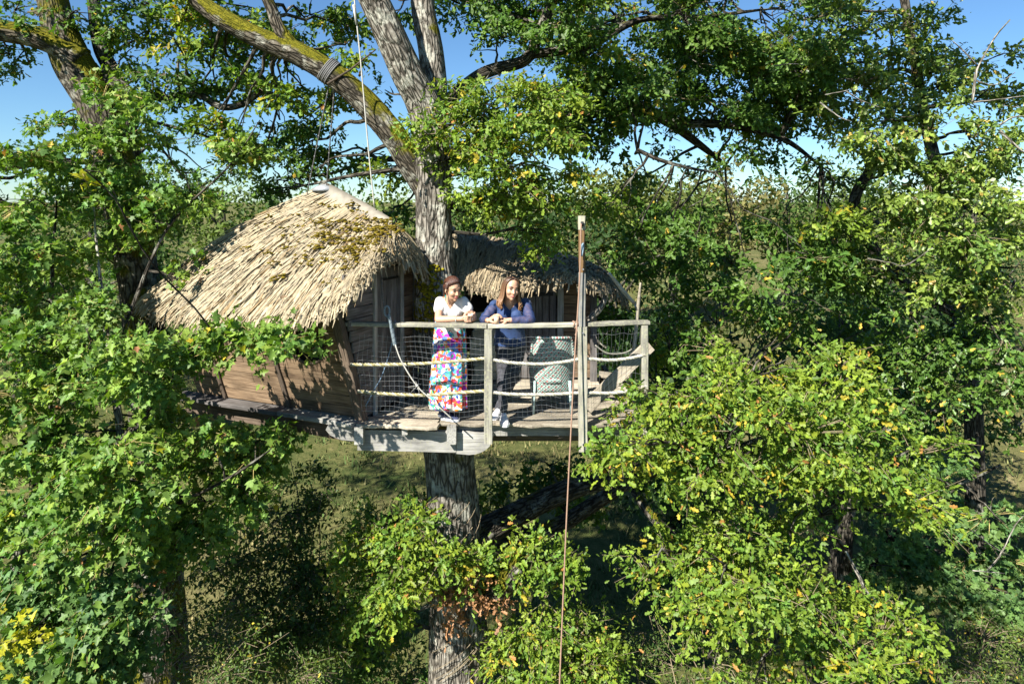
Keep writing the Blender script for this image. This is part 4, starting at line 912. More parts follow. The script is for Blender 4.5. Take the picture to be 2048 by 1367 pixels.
for (x0, x1, y0, y1, n, Y0, Y1, rad, d) in ((900, 1180, -40, 130, 10, 9.0, 11, 80, 22), (1120, 1420, -40, 180, 17, 9.5, 12.5, 90, 26), (1400, 1660, -40, 220, 17, 9.5, 12.5, 95, 28), (1090, 1330, 140, 275, 12, 9.3, 12, 72, 22), (1330, 1640, 150, 250, 9, 9.5, 12, 66, 20), (1230, 1380, 380, 480, 6, 9.0, 12, 50, 14), (1460, 1680, 430, 530, 8, 9.0, 12, 65, 19)):
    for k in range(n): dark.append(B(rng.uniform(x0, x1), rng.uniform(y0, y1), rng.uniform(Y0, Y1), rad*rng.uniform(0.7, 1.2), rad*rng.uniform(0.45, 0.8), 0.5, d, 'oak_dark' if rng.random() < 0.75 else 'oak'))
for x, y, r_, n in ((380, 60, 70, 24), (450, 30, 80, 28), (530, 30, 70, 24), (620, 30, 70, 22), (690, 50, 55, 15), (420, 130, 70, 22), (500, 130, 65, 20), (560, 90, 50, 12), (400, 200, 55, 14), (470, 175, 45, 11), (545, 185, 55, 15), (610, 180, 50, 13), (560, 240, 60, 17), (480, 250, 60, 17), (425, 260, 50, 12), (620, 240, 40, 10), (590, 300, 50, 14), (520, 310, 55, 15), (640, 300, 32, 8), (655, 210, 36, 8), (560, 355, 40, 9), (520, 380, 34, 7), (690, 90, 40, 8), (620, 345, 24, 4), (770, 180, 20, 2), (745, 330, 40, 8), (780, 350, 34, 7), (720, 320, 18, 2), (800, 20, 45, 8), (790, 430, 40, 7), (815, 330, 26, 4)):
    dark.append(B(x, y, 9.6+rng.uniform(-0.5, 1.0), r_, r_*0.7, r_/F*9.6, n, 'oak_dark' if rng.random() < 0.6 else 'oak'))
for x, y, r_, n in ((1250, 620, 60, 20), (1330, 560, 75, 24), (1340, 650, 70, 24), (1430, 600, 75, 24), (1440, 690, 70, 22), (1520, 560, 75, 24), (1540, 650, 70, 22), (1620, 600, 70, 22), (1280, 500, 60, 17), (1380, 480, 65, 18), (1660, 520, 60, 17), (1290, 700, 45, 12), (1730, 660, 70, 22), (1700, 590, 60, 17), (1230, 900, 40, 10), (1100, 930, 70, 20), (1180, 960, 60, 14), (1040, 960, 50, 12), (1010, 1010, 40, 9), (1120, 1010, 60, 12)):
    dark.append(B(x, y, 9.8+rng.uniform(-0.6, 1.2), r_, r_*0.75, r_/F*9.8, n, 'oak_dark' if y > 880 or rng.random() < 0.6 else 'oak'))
# unseen canopy above the frame, added to shade the crown below
over = []
for (x, y, z, r_, n) in ((0.6, 7.4, 11.6, 0.7, 30), (1.5, 7.4, 11.7, 0.8, 40), (2.4, 7.6, 11.8, 0.8, 40), (3.4, 7.8, 11.8, 0.8, 40), (0.4, 8.4, 12.4, 0.9, 44), (1.6, 8.8, 12.6, 1.0, 50), (3.0, 8.9, 12.6, 1.0, 50), (4.4, 8.6, 12.4, 0.9, 44), (-3.2, 9.0, 12.8, 0.9, 40), (-4.6, 8.8, 12.4, 0.8, 34), (-1.6, 9.4, 13.2, 0.9, 40), (1.2, 6.4, 12.2, 0.6, 26), (2.6, 6.5, 12.4, 0.7, 30), (3.6, 7.0, 12.9, 0.8, 30), (5.0, 7.6, 13.0, 0.9, 34)):
    over.append((np.array([x, y, z]), np.array([r_, r_, r_*0.6]), n, 'oak_dark'))
def gain(bl, k): return [(b[0], b[1], b[2]*k, b[3]) for b in bl]
for (x, y, r_, n) in ((1290, 340, 36, 5), (1440, 345, 36, 5), (1600, 320, 36, 5), (1650, 365, 40, 6), (1560, 290, 40, 6), (1500, 265, 45, 8), (1340, 275, 40, 7), (1220, 300, 36, 5)):
    dark.append(B(x, y, 10.2+rng.uniform(-0.5, 0.8), r_, r_*0.6, r_/F*10, n, 'oak_dark'))
front = [(b[0]*((b[0][1]+rng.uniform(-0.45, 0.55))/b[0][1]) if False else b[0]+np.array([0, rng.uniform(-0.45, 0.6), 0]), b[1]*rng.uniform(0.85, 1.1), b[2], b[3]) for b in front]
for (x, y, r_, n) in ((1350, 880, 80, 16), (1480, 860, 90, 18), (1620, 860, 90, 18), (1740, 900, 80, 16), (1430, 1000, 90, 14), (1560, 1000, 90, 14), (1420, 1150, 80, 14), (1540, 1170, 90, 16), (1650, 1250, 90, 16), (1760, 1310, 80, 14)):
    dark.append(B(x, y, 8.3+rng.uniform(-0.2, 0.4), r_, r_*0.7, 0.4, n, 'oak_dark'))  # dark backing clumps added so the gaps read as shade
front, mid, dark = gain(front, 1.04), gain(mid, 2.0), gain(dark, 1.65)
D1, W1 = grow(front, 0.078, 15); crown(oak, D1, 'oak', M['leaf'], singles=300, label='sunlit yellow-green low branches right of the deck')
D2, W2 = grow(mid, 0.082, 15); crown(oak, D2, 'oak', M['leaf'], label='bright leaf clumps beside the trunk')
over = gain(over, 1.4)
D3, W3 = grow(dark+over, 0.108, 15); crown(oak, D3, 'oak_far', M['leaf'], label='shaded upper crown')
o = link('twigs', twigs_mesh(W1+W2+W3, 0.35), oak, M['twig']); o['kind'] = 'stuff'
connect(oak, [b for b in front+mid+dark if b[2] > 0], 'bark_dark')
D, W = grow([B(955, 1185, 8.02, 14, 26, 0.08, 12, 'brown'), B(905, 1200, 7.98, 24, 36, 0.08, 16, 'brown'), B(915, 1250, 8.0, 12, 20, 0.06, 6, 'brown'), B(1000, 1207, 7.9, 22, 10, 0.1, 5, 'brown'), B(965, 1150, 8.0, 12, 22, 0.08, 7, 'brown'), B(341, 985, 5.9, 6, 22, 0.05, 0, 'brown')], 0.08, 10, tl=(0.08, 0.18))
crown(oak, D, 'oak', M['leaf'], name='dead_leaves', label='dry brown leaves on the lower trunk')
mb = MB()
for k in range(26):
    y = rng.uniform(1000, 1360); a0 = rng.uniform(0.2, 2.6); pts = []
    for j in range(6):
        a = a0+0.25*j; rr = np.interp(y, [960, 1367], [0.335, 0.40]); c = at(np.interp(y, [960, 1367], [899, 918]), y-j*12, TY); pts.append(c+[rr*1.03*math.cos(math.pi+a), rr*1.03*math.sin(math.pi+a), 0])
    mb.tube(pts, 0.0035, 4)
mb.build('ivy_stems', M['twig'], oak)['kind'] = 'stuff'

mb = MB()
for k in range(420):
    y = rng.uniform(525, 655); a = rng.normal(4.25, 0.5); c_ = at(np.interp(y, [540, 620], [870, 872]), y, TY); rr = np.interp(y, [540, 620, 740], [0.232, 0.256, 0.285]); s = rng.uniform(0.008, 0.024)
    mb.ball(c_+[rr*math.cos(a), rr*math.sin(a), 0], (s*1.2, s*1.2, s), seg=6, rings=4, tint=np.array([0.17, 0.15, 0.012])*(0.5+0.9*rng.random()))
o = mb.build('moss', M['moss'], oak, True); o['kind'] = 'stuff'
# ------------------------------------------------------------------ mossy oak behind on the left
oakL = empty('oak_tree', (-5.2, 9.6, 0), 'mossy leaning oak behind the maple at the upper left', 'tree', 'oaks')
LY = 9.6
limb(oakL, 'trunk', [at(330, 1700, LY)*[1, 1, 0]+[0, 0, -0.2], at(322, 1300, LY), at(305, 900, LY), at(288, 650, LY), at(272, 520, LY), at(250, 390, LY), at(222, 290, LY), at(190, 200, LY), at(150, 130, LY), at(118, 50, LY), at(92, -60, LY), at(60, -200, LY)], [0.42, 0.34, 0.28, 0.26, 0.255, 0.26, 0.27, 0.26, 0.26, 0.21, 0.17, 0.12], 'bark_moss', 32, 0.07, 0.06)
limb(oakL, 'limb', [at(165, 120, LY-0.1), at(115, 92, LY-0.15), at(60, 72, LY-0.2), at(0, 62, LY-0.25), at(-80, 40, LY-0.3)], [0.17, 0.16, 0.15, 0.145, 0.12], 'bark_moss', 20, 0.06, 0.05)
limb(oakL, 'limb', [at(262, 400, LY+0.1), at(262, 300, LY+0.2), at(238, 175, LY+0.3), at(200, 90, LY+0.3), at(185, -20, LY+0.3)], [0.12, 0.12, 0.11, 0.10, 0.08], 'bark_dark', 14, 0.08, 0.05)
limb(oakL, 'limb', [at(240, 330, LY+0.1), at(262, 200, LY-0.1), at(200, 150, LY+0.1)], [0.10, 0.09, 0.07], 'bark_dark', 12, 0.1, 0.05)
limb(oakL, 'limb', [at(262, 200, LY), at(300, 190, LY), at(330, 198, LY), at(395, 190, LY), at(440, 213, LY), at(485, 208, LY), at(540, 172, LY), at(575, 180, LY), at(610, 200, LY)], [0.07, 0.06, 0.055, 0.05, 0.05, 0.045, 0.035, 0.022, 0.01], 'bark_dark', 10, 0.06, 0.05)
limb(oakL, 'limb', [at(250, 230, LY), at(330, 250, LY), at(400, 268, LY), at(470, 300, LY)], [0.03, 0.022, 0.02, 0.008], 'bark_dark', 8, 0.08)
limb(oakL, 'limb', [at(265, 480, LY), at(130, 330, LY+0.2), at(0, 330, LY+0.3), at(-80, 320, LY+0.3)], [0.11, 0.10, 0.09, 0.08], 'bark_dark', 12, 0.1, 0.05)
bl = []
for x, y, r_, n in ((30, 20, 60, 20), (60, 130, 40, 8), (20, 110, 34, 7), (230, 20, 60, 20), (300, 60, 60, 20), (250, 110, 60, 20), (310, 140, 50, 15), (350, 80, 45, 12), (230, 60, 50, 14), (300, 10, 55, 16), (160, 20, 40, 7), (280, 190, 45, 12), (240, 250, 45, 12), (110, 240, 30, 6), (45, 60, 30, 5), (360, 30, 40, 10), (200, 300, 40, 10), (330, 170, 34, 7), (20, 320, 40, 10)):
    bl.append(B(x, y, LY-0.2+rng.uniform(-0.4, 0.5), r_, r_*0.75, r_/F*LY, n, 'oak' if (x > 190 and rng.random() < 0.7) else 'oak_dark'))
for (x, y, z, r_, n) in ((-6.8, 8.4, 12.6, 0.8, 34), (-5.6, 8.8, 12.9, 0.8, 34), (-7.6, 9.2, 12.8, 0.9, 30), (-9.6, 9.5, 10.2, 1.2, 50), (-10.6, 10.8, 11.2, 1.3, 50), (-9.4, 11.4, 12.6, 1.3, 50), (-11.6, 12.6, 10.2, 1.3, 46), (-8.8, 8.2, 11.8, 1.1, 44), (-11.0, 9.0, 12.6, 1.2, 40), (-8.2, 10.6, 13.8, 1.2, 40), (-6.8, 11.6, 14.2, 1.2, 40), (-5.2, 10.6, 14.2, 1.2, 40), (-3.8, 12.0, 14.6, 1.2, 40), (-8.5, 13, 8.6, 1.2, 40), (-7.2, 13.5, 9.6, 1.2, 40), (-9.8, 14, 7.6, 1.2, 40), (-6.4, 14.6, 9.2, 1.1, 34), (-12.6, 11.2, 11.6, 1.3, 40), (-10.2, 13.6, 12.0, 1.3, 40)):
    bl.append((np.array([x, y, z]), np.array([r_, r_, r_*0.6]), n, 'oak_dark'))  # crown clumps, mostly unseen, added to shade the ground
bl = gain(bl, 1.3)
D, W = grow(bl, 0.10, 15); crown(oakL, D, 'oak_far', M['leaf']); o = link('twigs', twigs_mesh(W, 0.35), oakL, M['twig']); o['kind'] = 'stuff'; connect(oakL, bl, 'bark_dark')

# ------------------------------------------------------------------ field maple, left foreground
mapl = empty('field_maple', (-2.9, 7.2, 0), 'field maple with lobed green leaves filling the left foreground', 'tree')
limb(mapl, 'trunk', [(-2.9, 7.2, -0.1), at(430, 1700, 7.2), at(260, 1400, 7.2), at(150, 1160, 7.1), at(190, 1100, 7.15), at(240, 900, 7.2), at(225, 760, 7.5), at(205, 600, 8.2), at(190, 450, 8.7), at(185, 330, 8.8)], [0.11, 0.10, 0.075, 0.055, 0.052, 0.045, 0.034, 0.024, 0.012, 0.005], 'bark_pale', 14, 0.08, 0.04)
limb(mapl, 'stem', [(-3.1, 7.4, -0.1), at(300, 1600, 7.5), at(60, 1220, 7.5), at(40, 1100, 7.5), at(90, 900, 7.5), at(100, 640, 8.2), at(110, 450, 8.7), at(120, 320, 8.8)], [0.10, 0.085, 0.07, 0.06, 0.045, 0.028, 0.016, 0.005], 'bark_dark', 12, 0.1, 0.04)
limb(mapl, 'stem', [at(240, 900, 7.2), at(330, 780, 7.0), at(400, 690, 6.9), at(520, 670, 6.9)], [0.035, 0.026, 0.018, 0.008], 'bark_dark', 8, 0.1)
limb(mapl, 'stem', [at(235, 720, 7.6), at(270, 600, 8.3), at(340, 450, 8.7), at(460, 330, 8.7), at(520, 240, 8.7)], [0.03, 0.024, 0.018, 0.012, 0.006], 'bark_dark', 8, 0.1)
limb(mapl, 'stem', [at(190, 1100, 7.15), at(330, 1020, 6.9), at(450, 960, 6.8), at(540, 900, 6.8)], [0.03, 0.024, 0.016, 0.008], 'bark_dark', 8, 0.1)
MB_ = []
for x, y, rx, ry, n, Yd in ((150, 240, 50, 40, 12, 6.3), (200, 200, 40, 40, 9, 6.3), (60, 300, 70, 45, 22, 6.2), (150, 320, 75, 50, 28, 6.1), (240, 300, 60, 50, 22, 6.1), (290, 240, 45, 55, 16, 6.2), (260, 180, 30, 45, 8, 6.3), (40, 400, 75, 55, 28, 6.1), (140, 410, 80, 55, 34, 6.0), (240, 390, 80, 50, 34, 6.0), (300, 470, 55, 40, 20, 7.9), (345, 430, 45, 36, 14, 7.9), (265, 530, 40, 36, 12, 7.9), (335, 300, 40, 36, 9, 6.0), (340, 370, 60, 50, 22, 6.0), (400, 375, 42, 36, 11, 6.0), (470, 330, 45, 45, 12, 6.1), (520, 270, 30, 35, 6, 6.1), (500, 300, 30, 30, 6, 6.1), (450, 280, 25, 30, 4, 6.1),
                            (30, 500, 75, 55, 30, 6.0), (130, 510, 80, 55, 34, 5.9), (220, 480, 75, 50, 30, 6.0), (300, 440, 50, 40, 15, 6.0), (270, 400, 60, 40, 18, 6.2), (40, 600, 80, 55, 32, 5.9), (140, 600, 75, 55, 28, 5.9), (60, 690, 80, 50, 32, 5.8), (170, 690, 70, 45, 24, 5.9), (270, 690, 60, 40, 20, 5.8), (350, 672, 55, 34, 18, 5.8), (430, 682, 55, 30, 18, 5.8), (510, 690, 46, 28, 15, 5.8), (570, 690, 35, 26, 9, 5.8), (605, 690, 18, 26, 3, 5.85), (370, 560, 22, 40, 3, 5.9), (425, 560, 16, 46, 3, 5.9), (300, 668, 30, 20, 5, 5.9),
                            (50, 780, 80, 50, 32, 5.7), (150, 780, 80, 50, 32, 5.7), (250, 770, 70, 45, 26, 5.7), (330, 740, 55, 40, 16, 5.8), (300, 830, 50, 34, 13, 5.8), (40, 880, 80, 55, 32, 5.7), (140, 870, 80, 55, 32, 5.7), (240, 880, 70, 50, 26, 5.7), (340, 870, 50, 36, 13, 5.8), (420, 860, 55, 36, 15, 5.7), (520, 870, 50, 30, 13, 5.7), (570, 855, 28, 22, 5, 5.7), 
                            (60, 970, 80, 50, 30, 5.7), (160, 960, 80, 50, 30, 5.6), (260, 960, 75, 50, 30, 5.6), (360, 940, 70, 50, 28, 5.6), (450, 930, 65, 48, 26, 5.6), (520, 920, 45, 40, 14, 5.6), (500, 980, 40, 38, 12, 5.6), (420, 1000, 60, 45, 22, 5.5), (330, 1030, 65, 48, 26, 5.5), (230, 1040, 70, 42, 24, 5.6), (270, 1080, 50, 36, 14, 5.5), (350, 1090, 45, 48, 18, 5.5), (320, 1130, 34, 38, 10, 5.5), (430, 1080, 34, 24, 7, 5.5), (130, 1050, 55, 34, 13, 5.7), (30, 1060, 40, 30, 9, 5.8)):
    Y2 = (8.75 if (y < 565 and x > 85) else 7.6 if y < 640 else (6.95 if x > 300 and y < 760 else 7.45 if x > 285 else 6.8)) + (Yd-5.9)*0.5
    MB_.append(B(x, y, Y2+rng.uniform(-0.25, 0.3), rx, ry, rx/F*7, n, 'maple'))
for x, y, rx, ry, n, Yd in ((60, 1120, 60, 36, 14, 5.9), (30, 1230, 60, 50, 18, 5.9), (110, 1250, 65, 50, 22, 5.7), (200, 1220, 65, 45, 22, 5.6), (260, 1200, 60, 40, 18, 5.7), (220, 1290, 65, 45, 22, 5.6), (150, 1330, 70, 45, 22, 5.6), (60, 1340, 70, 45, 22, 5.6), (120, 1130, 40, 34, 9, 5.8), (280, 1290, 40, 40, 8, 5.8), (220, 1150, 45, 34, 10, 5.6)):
    MB_.append(B(x, y, Yd+0.9, rx, ry, rx/F*7, n*1.2, 'maple_shaded'))
for (x, y, z, r_, n) in ((-5.6, 6.8, 4.6, 0.7, 24), (-5.4, 6.4, 3.2, 0.8, 28)):
    MB_.append((np.array([x, y, z]), np.array([r_, r_, r_*0.75]), n, 'maple'))  # out-of-frame clumps added to shade the shrubs
MB_ += [B(65, 1275, 6.2, 50, 24, 0.2, 6, 'yellow'), B(40, 1300, 6.2, 40, 20, 0.2, 3, 'yellow'), B(170, 340, 5.85, 50, 30, 0.1, 1, 'yellow')]
D, W = grow(gain(MB_, 1.6), 0.086, 13, tl=(0.18, 0.36), lean=(0.25, 0.5)); crown(mapl, D, 'maple', M['leaf'], singles=300)
o = link('twigs', twigs_mesh(W, 0.5, 0.0045), mapl, M['twig_lichen']); o['kind'] = 'stuff'; connect(mapl, MB_, 'bark_dark', 0.022)

# ------------------------------------------------------------------ glossy-leaved oak on the right
oakR = empty('oak_tree', (7.0, 10.4, 0), 'glossy-leaved oak at the right edge with bare dead twigs', 'tree', 'oaks')
RYy = 10.4
limb(oakR, 'trunk', [at(1960, 1700, RYy)*[1, 1, 0]+[0, 0, -0.2], at(1955, 1300, RYy), at(1948, 900, RYy), at(1942, 700, RYy), at(1930, 560, RYy), at(1900, 430, RYy), at(1860, 280, RYy), at(1830, 120, RYy), at(1800, -60, RYy), at(1780, -250, RYy)], [0.26, 0.17, 0.13, 0.12, 0.115, 0.10, 0.085, 0.07, 0.06, 0.04], 'bark_dark', 22, 0.1, 0.05)
limb(oakR, 'limb', [at(1938, 640, RYy), at(1800, 560, RYy+0.2), at(1710, 430, RYy+0.4), at(1735, 350, RYy+0.4), at(1790, 300, RYy+0.4), at(1850, 260, RYy+0.3)], [0.09, 0.085, 0.085, 0.08, 0.06, 0.03], 'bark_dark', 14, 0.1, 0.05)
for pts, rr in (([(1945, 205), (1953, 140), (1957, 132), (1990, 75), (2020, 40)], 0.017), ([(1955, 132), (1930, 105), (1905, 82)], 0.012), ([(1953, 162), (1990, 170), (2030, 145)], 0.009), ([(1945, 205), (1990, 200), (2060, 190)], 0.012), ([(2000, 250), (2025, 235), (2060, 232)], 0.014), ([(2000, 262), (2030, 290), (2060, 315)], 0.02), ([(1640, 205), (1680, 235), (1705, 243)], 0.011), ([(1693, 183), (1720, 200), (1760, 215)], 0.010), ([(1650, 190), (1690, 182), (1720, 175)], 0.007), ([(1735, 517), (1780, 525), (1812, 530), (1865, 495)], 0.010), ([(1540, 45), (1520, 38), (1505, 44)], 0.01), ([(1548, 132), (1580, 128), (1610, 130)], 0.009), ([(1975, 640+500), (2000, 1110), (2030, 1050), (2048, 1030)], 0.011), ([(1945, 1140), (2010, 1146)], 0.008), ([(1938, 1056), (1985, 1092), (2020, 1110)], 0.007)):
    limb(oakR, 'dead_branch', [at(x, y, 7.9) for x, y in pts], np.linspace(rr, rr*0.4, len(pts)), 'bark_pale' if rr > 0.0075 else 'bark_pale', 7, 0.08, reg=False)
br = []
for x, y, rx, ry, n, Yd in ((1680, 60, 80, 60, 28, 9.4), (1780, 60, 80, 60, 26, 9.4), (1860, 80, 70, 55, 22, 9.6), (1930, 130, 60, 45, 14, 9.8), (2000, 110, 50, 35, 10, 10), (2040, 170, 40, 50, 12, 9.8), (1700, 160, 80, 55, 28, 9.2), (1800, 160, 80, 55, 28, 9.2), (1880, 180, 70, 50, 22, 9.2), (1980, 200, 50, 40, 10, 9.6), (1760, 250, 80, 52, 28, 9.0), (1860, 260, 80, 55, 32, 8.8), (1940, 280, 60, 50, 22, 8.8), (2020, 340, 50, 45, 14, 8.8), (1780, 330, 70, 45, 20, 9.0), (1860, 350, 85, 55, 36, 8.6), (1950, 370, 80, 55, 32, 8.6), (1660, 225, 50, 36, 12, 9.6), (1770, 410, 55, 40, 16, 9.2), (1830, 440, 85, 55, 36, 8.6), (1930, 460, 85, 55, 36, 8.5), (2020, 440, 60, 50, 20, 8.5), (1700, 480, 60, 45, 16, 9.4), (1780, 540, 75, 50, 24, 9.2), (1870, 560, 70, 50, 24, 9.0), (1960, 560, 70, 50, 26, 8.7), (2030, 560, 50, 50, 18, 8.5), (1820, 640, 65, 45, 18, 9.4), (1900, 650, 55, 45, 14, 9.4), (2010, 660, 55, 55, 22, 8.6), (2030, 760, 45, 50, 16, 8.6), (1990, 730, 45, 45, 13, 8.8), (1880, 740, 60, 40, 14, 9.6), (1820, 720, 55, 40, 12, 9.6), (1940, 800, 40, 30, 6, 9.8), (1890, 790, 50, 40, 14, 9.5), (1850, 840, 45, 34, 10, 9.5), (1960, 700, 50, 40, 14, 9.2), (1900, 700, 50, 40, 14, 9.4), (2035, 850, 26, 26, 4, 8.7), (1620, 140, 70, 50, 18, 9.8), (1610, 40, 70, 50, 18, 9.8), (1990, 300, 40, 40, 8, 9.0), (1890, 120, 60, 40, 14, 9.4)):
    br.append(B(x, y, Yd+rng.uniform(-0.2, 0.3), rx, ry, rx/F*9, n, ('oak_olive' if y < 620 else 'oak_dark') if x > 1640 else 'oak_dark'))
for (x, y, z, r_, n) in ((5.2, 7.8, 12.2, 0.7, 24), (6.6, 8.6, 12.2, 0.7, 24)):
    br.append((np.array([x, y, z]), np.array([r_, r_, r_*0.6]), n, 'oak_dark'))
br = gain(br, 1.8)
D, W = grow(br, 0.098, 15); crown(oakR, D, 'oak_far', M['leaf_gloss'], singles=120); o = link('twigs', twigs_mesh(W, 0.35), oakR, M['twig']); o['kind'] = 'stuff'; connect(oakR, br, 'bark_dark')

# ------------------------------------------------------------------ shaded maple, lower right
mapr = empty('field_maple', (7.0, 11.0, 0), 'shaded blue-green maple at the lower right below the oak branches', 'tree')
limb(mapr, 'trunk', [at(1750, 1600, 10.5)*[1, 1, 0]+[0, 0, -0.1], at(1700, 1330, 10.2), at(1690, 1150, 10.2), at(1700, 1000, 10.2), at(1760, 880, 10.2), at(1830, 800, 10.2)], [0.16, 0.13, 0.11, 0.1, 0.07, 0.04], 'bark_dark', 14, 0.12, 0.05)
limb(mapr, 'limb', [at(1692, 1180, 10.2), at(1800, 1060, 9.9), at(1900, 980, 9.8), at(2000, 930, 9.8)], [0.06, 0.05, 0.035, 0.015], 'bark_dark', 10, 0.12)
bm = []
for x, y, rx, ry, n in ((1830, 990, 60, 45, 18), (1880, 955, 45, 30, 9), (1900, 1010, 70, 50, 24), (1980, 1020, 65, 48, 20), (1770, 1060, 65, 50, 22), (1850, 1080, 70, 50, 26), (1930, 1110, 70, 50, 26), (2010, 1110, 55, 50, 18), (1800, 1140, 70, 45, 22), (1880, 1170, 75, 45, 24), (1970, 1180, 70, 40, 22), (2030, 1190, 40, 40, 10), (1760, 1180, 50, 40, 12)):
    bm.append(B(x, y, 9.8+rng.uniform(-0.4, 0.4), rx, ry, rx/F*9.8, n, 'maple_shaded'))
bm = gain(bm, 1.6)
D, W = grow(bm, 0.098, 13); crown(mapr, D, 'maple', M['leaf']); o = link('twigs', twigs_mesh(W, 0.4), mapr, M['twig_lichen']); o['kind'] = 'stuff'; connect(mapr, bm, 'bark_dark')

# ------------------------------------------------------------------ shrubs
def shrub(name, label, root, blobs, leaf=0.05, kind='oval', pal=None, stems=9, per=16, m='leaf', dens=1.5):
    e = empty(name, root, label, 'shrub', 'shrubs under the oak')
    mb = MB(); root = np.asarray(root, float)
    for k in range(stems):
        c, r, n, p_ = blobs[k % len(blobs)]; e2 = c+rng.normal(0, 0.5, 3)*r
        mb.tube(wig(root+[rng.normal(0, 0.15), rng.normal(0, 0.15), 0.0], e2, 6, 0.08), np.linspace(0.02, 0.005, 6), 6, step=0.15)
    mb.build('stems', M['twig'], e, True)
    D, W = grow(gain(blobs, dens), leaf, per, tl=(0.15, 0.4)); crown(e, D, kind, M[m], name='foliage'); o = link('twigs', twigs_mesh(W, 0.6, 0.005), e, M['twig']); o['kind'] = 'stuff'
    return e
shrub('shrub', 'dark tangled shrub with bare arching twigs left of the lower trunk', (-2.6, 8.8, 0), [B(x, y, Yd, rx, ry, rx/F*9, n, 'shrub') for x, y, Yd, rx, ry, n in ((590, 940, 9.6, 45, 30, 9), (560, 1010, 9.3, 70, 45, 22), (600, 1060, 9.2, 60, 45, 20), (500, 1070, 8.9, 70, 50, 20), (560, 1130, 8.8, 80, 55, 30), (640, 1120, 9.0, 50, 45, 16), (480, 1160, 8.4, 70, 50, 22), (590, 1210, 8.5, 80, 55, 34), (520, 1250, 8.1, 80, 50, 30), (640, 1260, 8.4, 70, 55, 30), (620, 1000, 9.4, 40, 30, 9), (440, 1240, 8.0, 60, 50, 22), (420, 1140, 8.2, 50, 50, 16), (640, 1180, 8.9, 50, 45, 18), (560, 1310, 8.0, 70, 40, 26))], 0.062, dens=2.6, stems=16)
shrub('shrub', 'small-leaved pale green shrub at the bottom edge left of the trunk', (-2.5, 7.4, 0), [B(x, y, Yd, rx, ry, rx/F*7.5, n, 'shrub') for x, y, Yd, rx, ry, n in ((350, 1240, 7.2, 60, 40, 24), (420, 1290, 7.0, 75, 45, 36), (330, 1330, 6.8, 75, 40, 36), (500, 1330, 7.0, 80, 40, 40), (590, 1340, 7.2, 70, 40, 34), (420, 1350, 6.7, 80, 35, 36))], 0.038, per=20)
shrub('shrub', 'dark green shrub against the left side of the lower trunk', (-1.5, 8.4, 0), [B(x, y, Yd, rx, ry, rx/F*8.3, n, 'oak_dark') for x, y, Yd, rx, ry, n in ((710, 1310, 8.8, 65, 55, 30), (785, 1300, 8.9, 50, 50, 22), (680, 1350, 8.7, 70, 50, 30), (775, 1360, 8.8, 65, 45, 26), (825, 1345, 8.9, 22, 50, 8))], 0.07, 'oak')
shrub('shrub', 'leafy green shrub right of the lower trunk beside the hanging rope', (0.3, 7.9, 0), [B(x, y, Yd, rx, ry, rx/F*8, n, 'oak') for x, y, Yd, rx, ry, n in ((1030, 1280, 8.2, 36, 45, 15), (1060, 1230, 8.0, 55, 40, 22), (1030, 1335, 8.0, 40, 40, 17), (1080, 1300, 7.8, 70, 50, 36), (1150, 1270, 7.9, 60, 45, 26), (1080, 1360, 7.7, 75, 40, 34), (1170, 1340, 7.7, 70, 45, 32), (1090, 1190, 8.1, 30, 24, 7), (1230, 1290, 8.0, 50, 45, 18))], 0.075, 'oak')
shrub('shrub', 'dim shrub of fine leaves in the shade below the right branches', (2.3, 8.6, 0), [B(x, y, Yd, rx, ry, rx/F*8.6, n, 'shrub') for x, y, Yd, rx, ry, n in ((1270, 1340, 8.4, 65, 45, 26), (1370, 1330, 8.4, 75, 45, 34), (1470, 1270, 8.8, 60, 45, 24), (1470, 1350, 8.3, 75, 40, 34), (1300, 1250, 9.0, 45, 40, 12), (1560, 1340, 8.5, 60, 40, 22), (1520, 1220, 9.2, 45, 40, 12))], 0.04, per=20)
shrub('shrub', 'box-like fine-leaved shrub in the bottom right corner', (5.6, 8.8, 0), [B(x, y, Yd, rx, ry, rx/F*8.8, n, 'shrub') for x, y, Yd, rx, ry, n in ((1880, 1290, 8.8, 70, 40, 34), (1960, 1270, 8.9, 75, 45, 38), (2030, 1270, 8.9, 50, 50, 24), (1900, 1350, 8.5, 75, 40, 36), (1990, 1350, 8.5, 75, 45, 38), (1800, 1340, 8.7, 60, 40, 22), (2040, 1340, 8.4, 50, 50, 24))], 0.04, per=20)

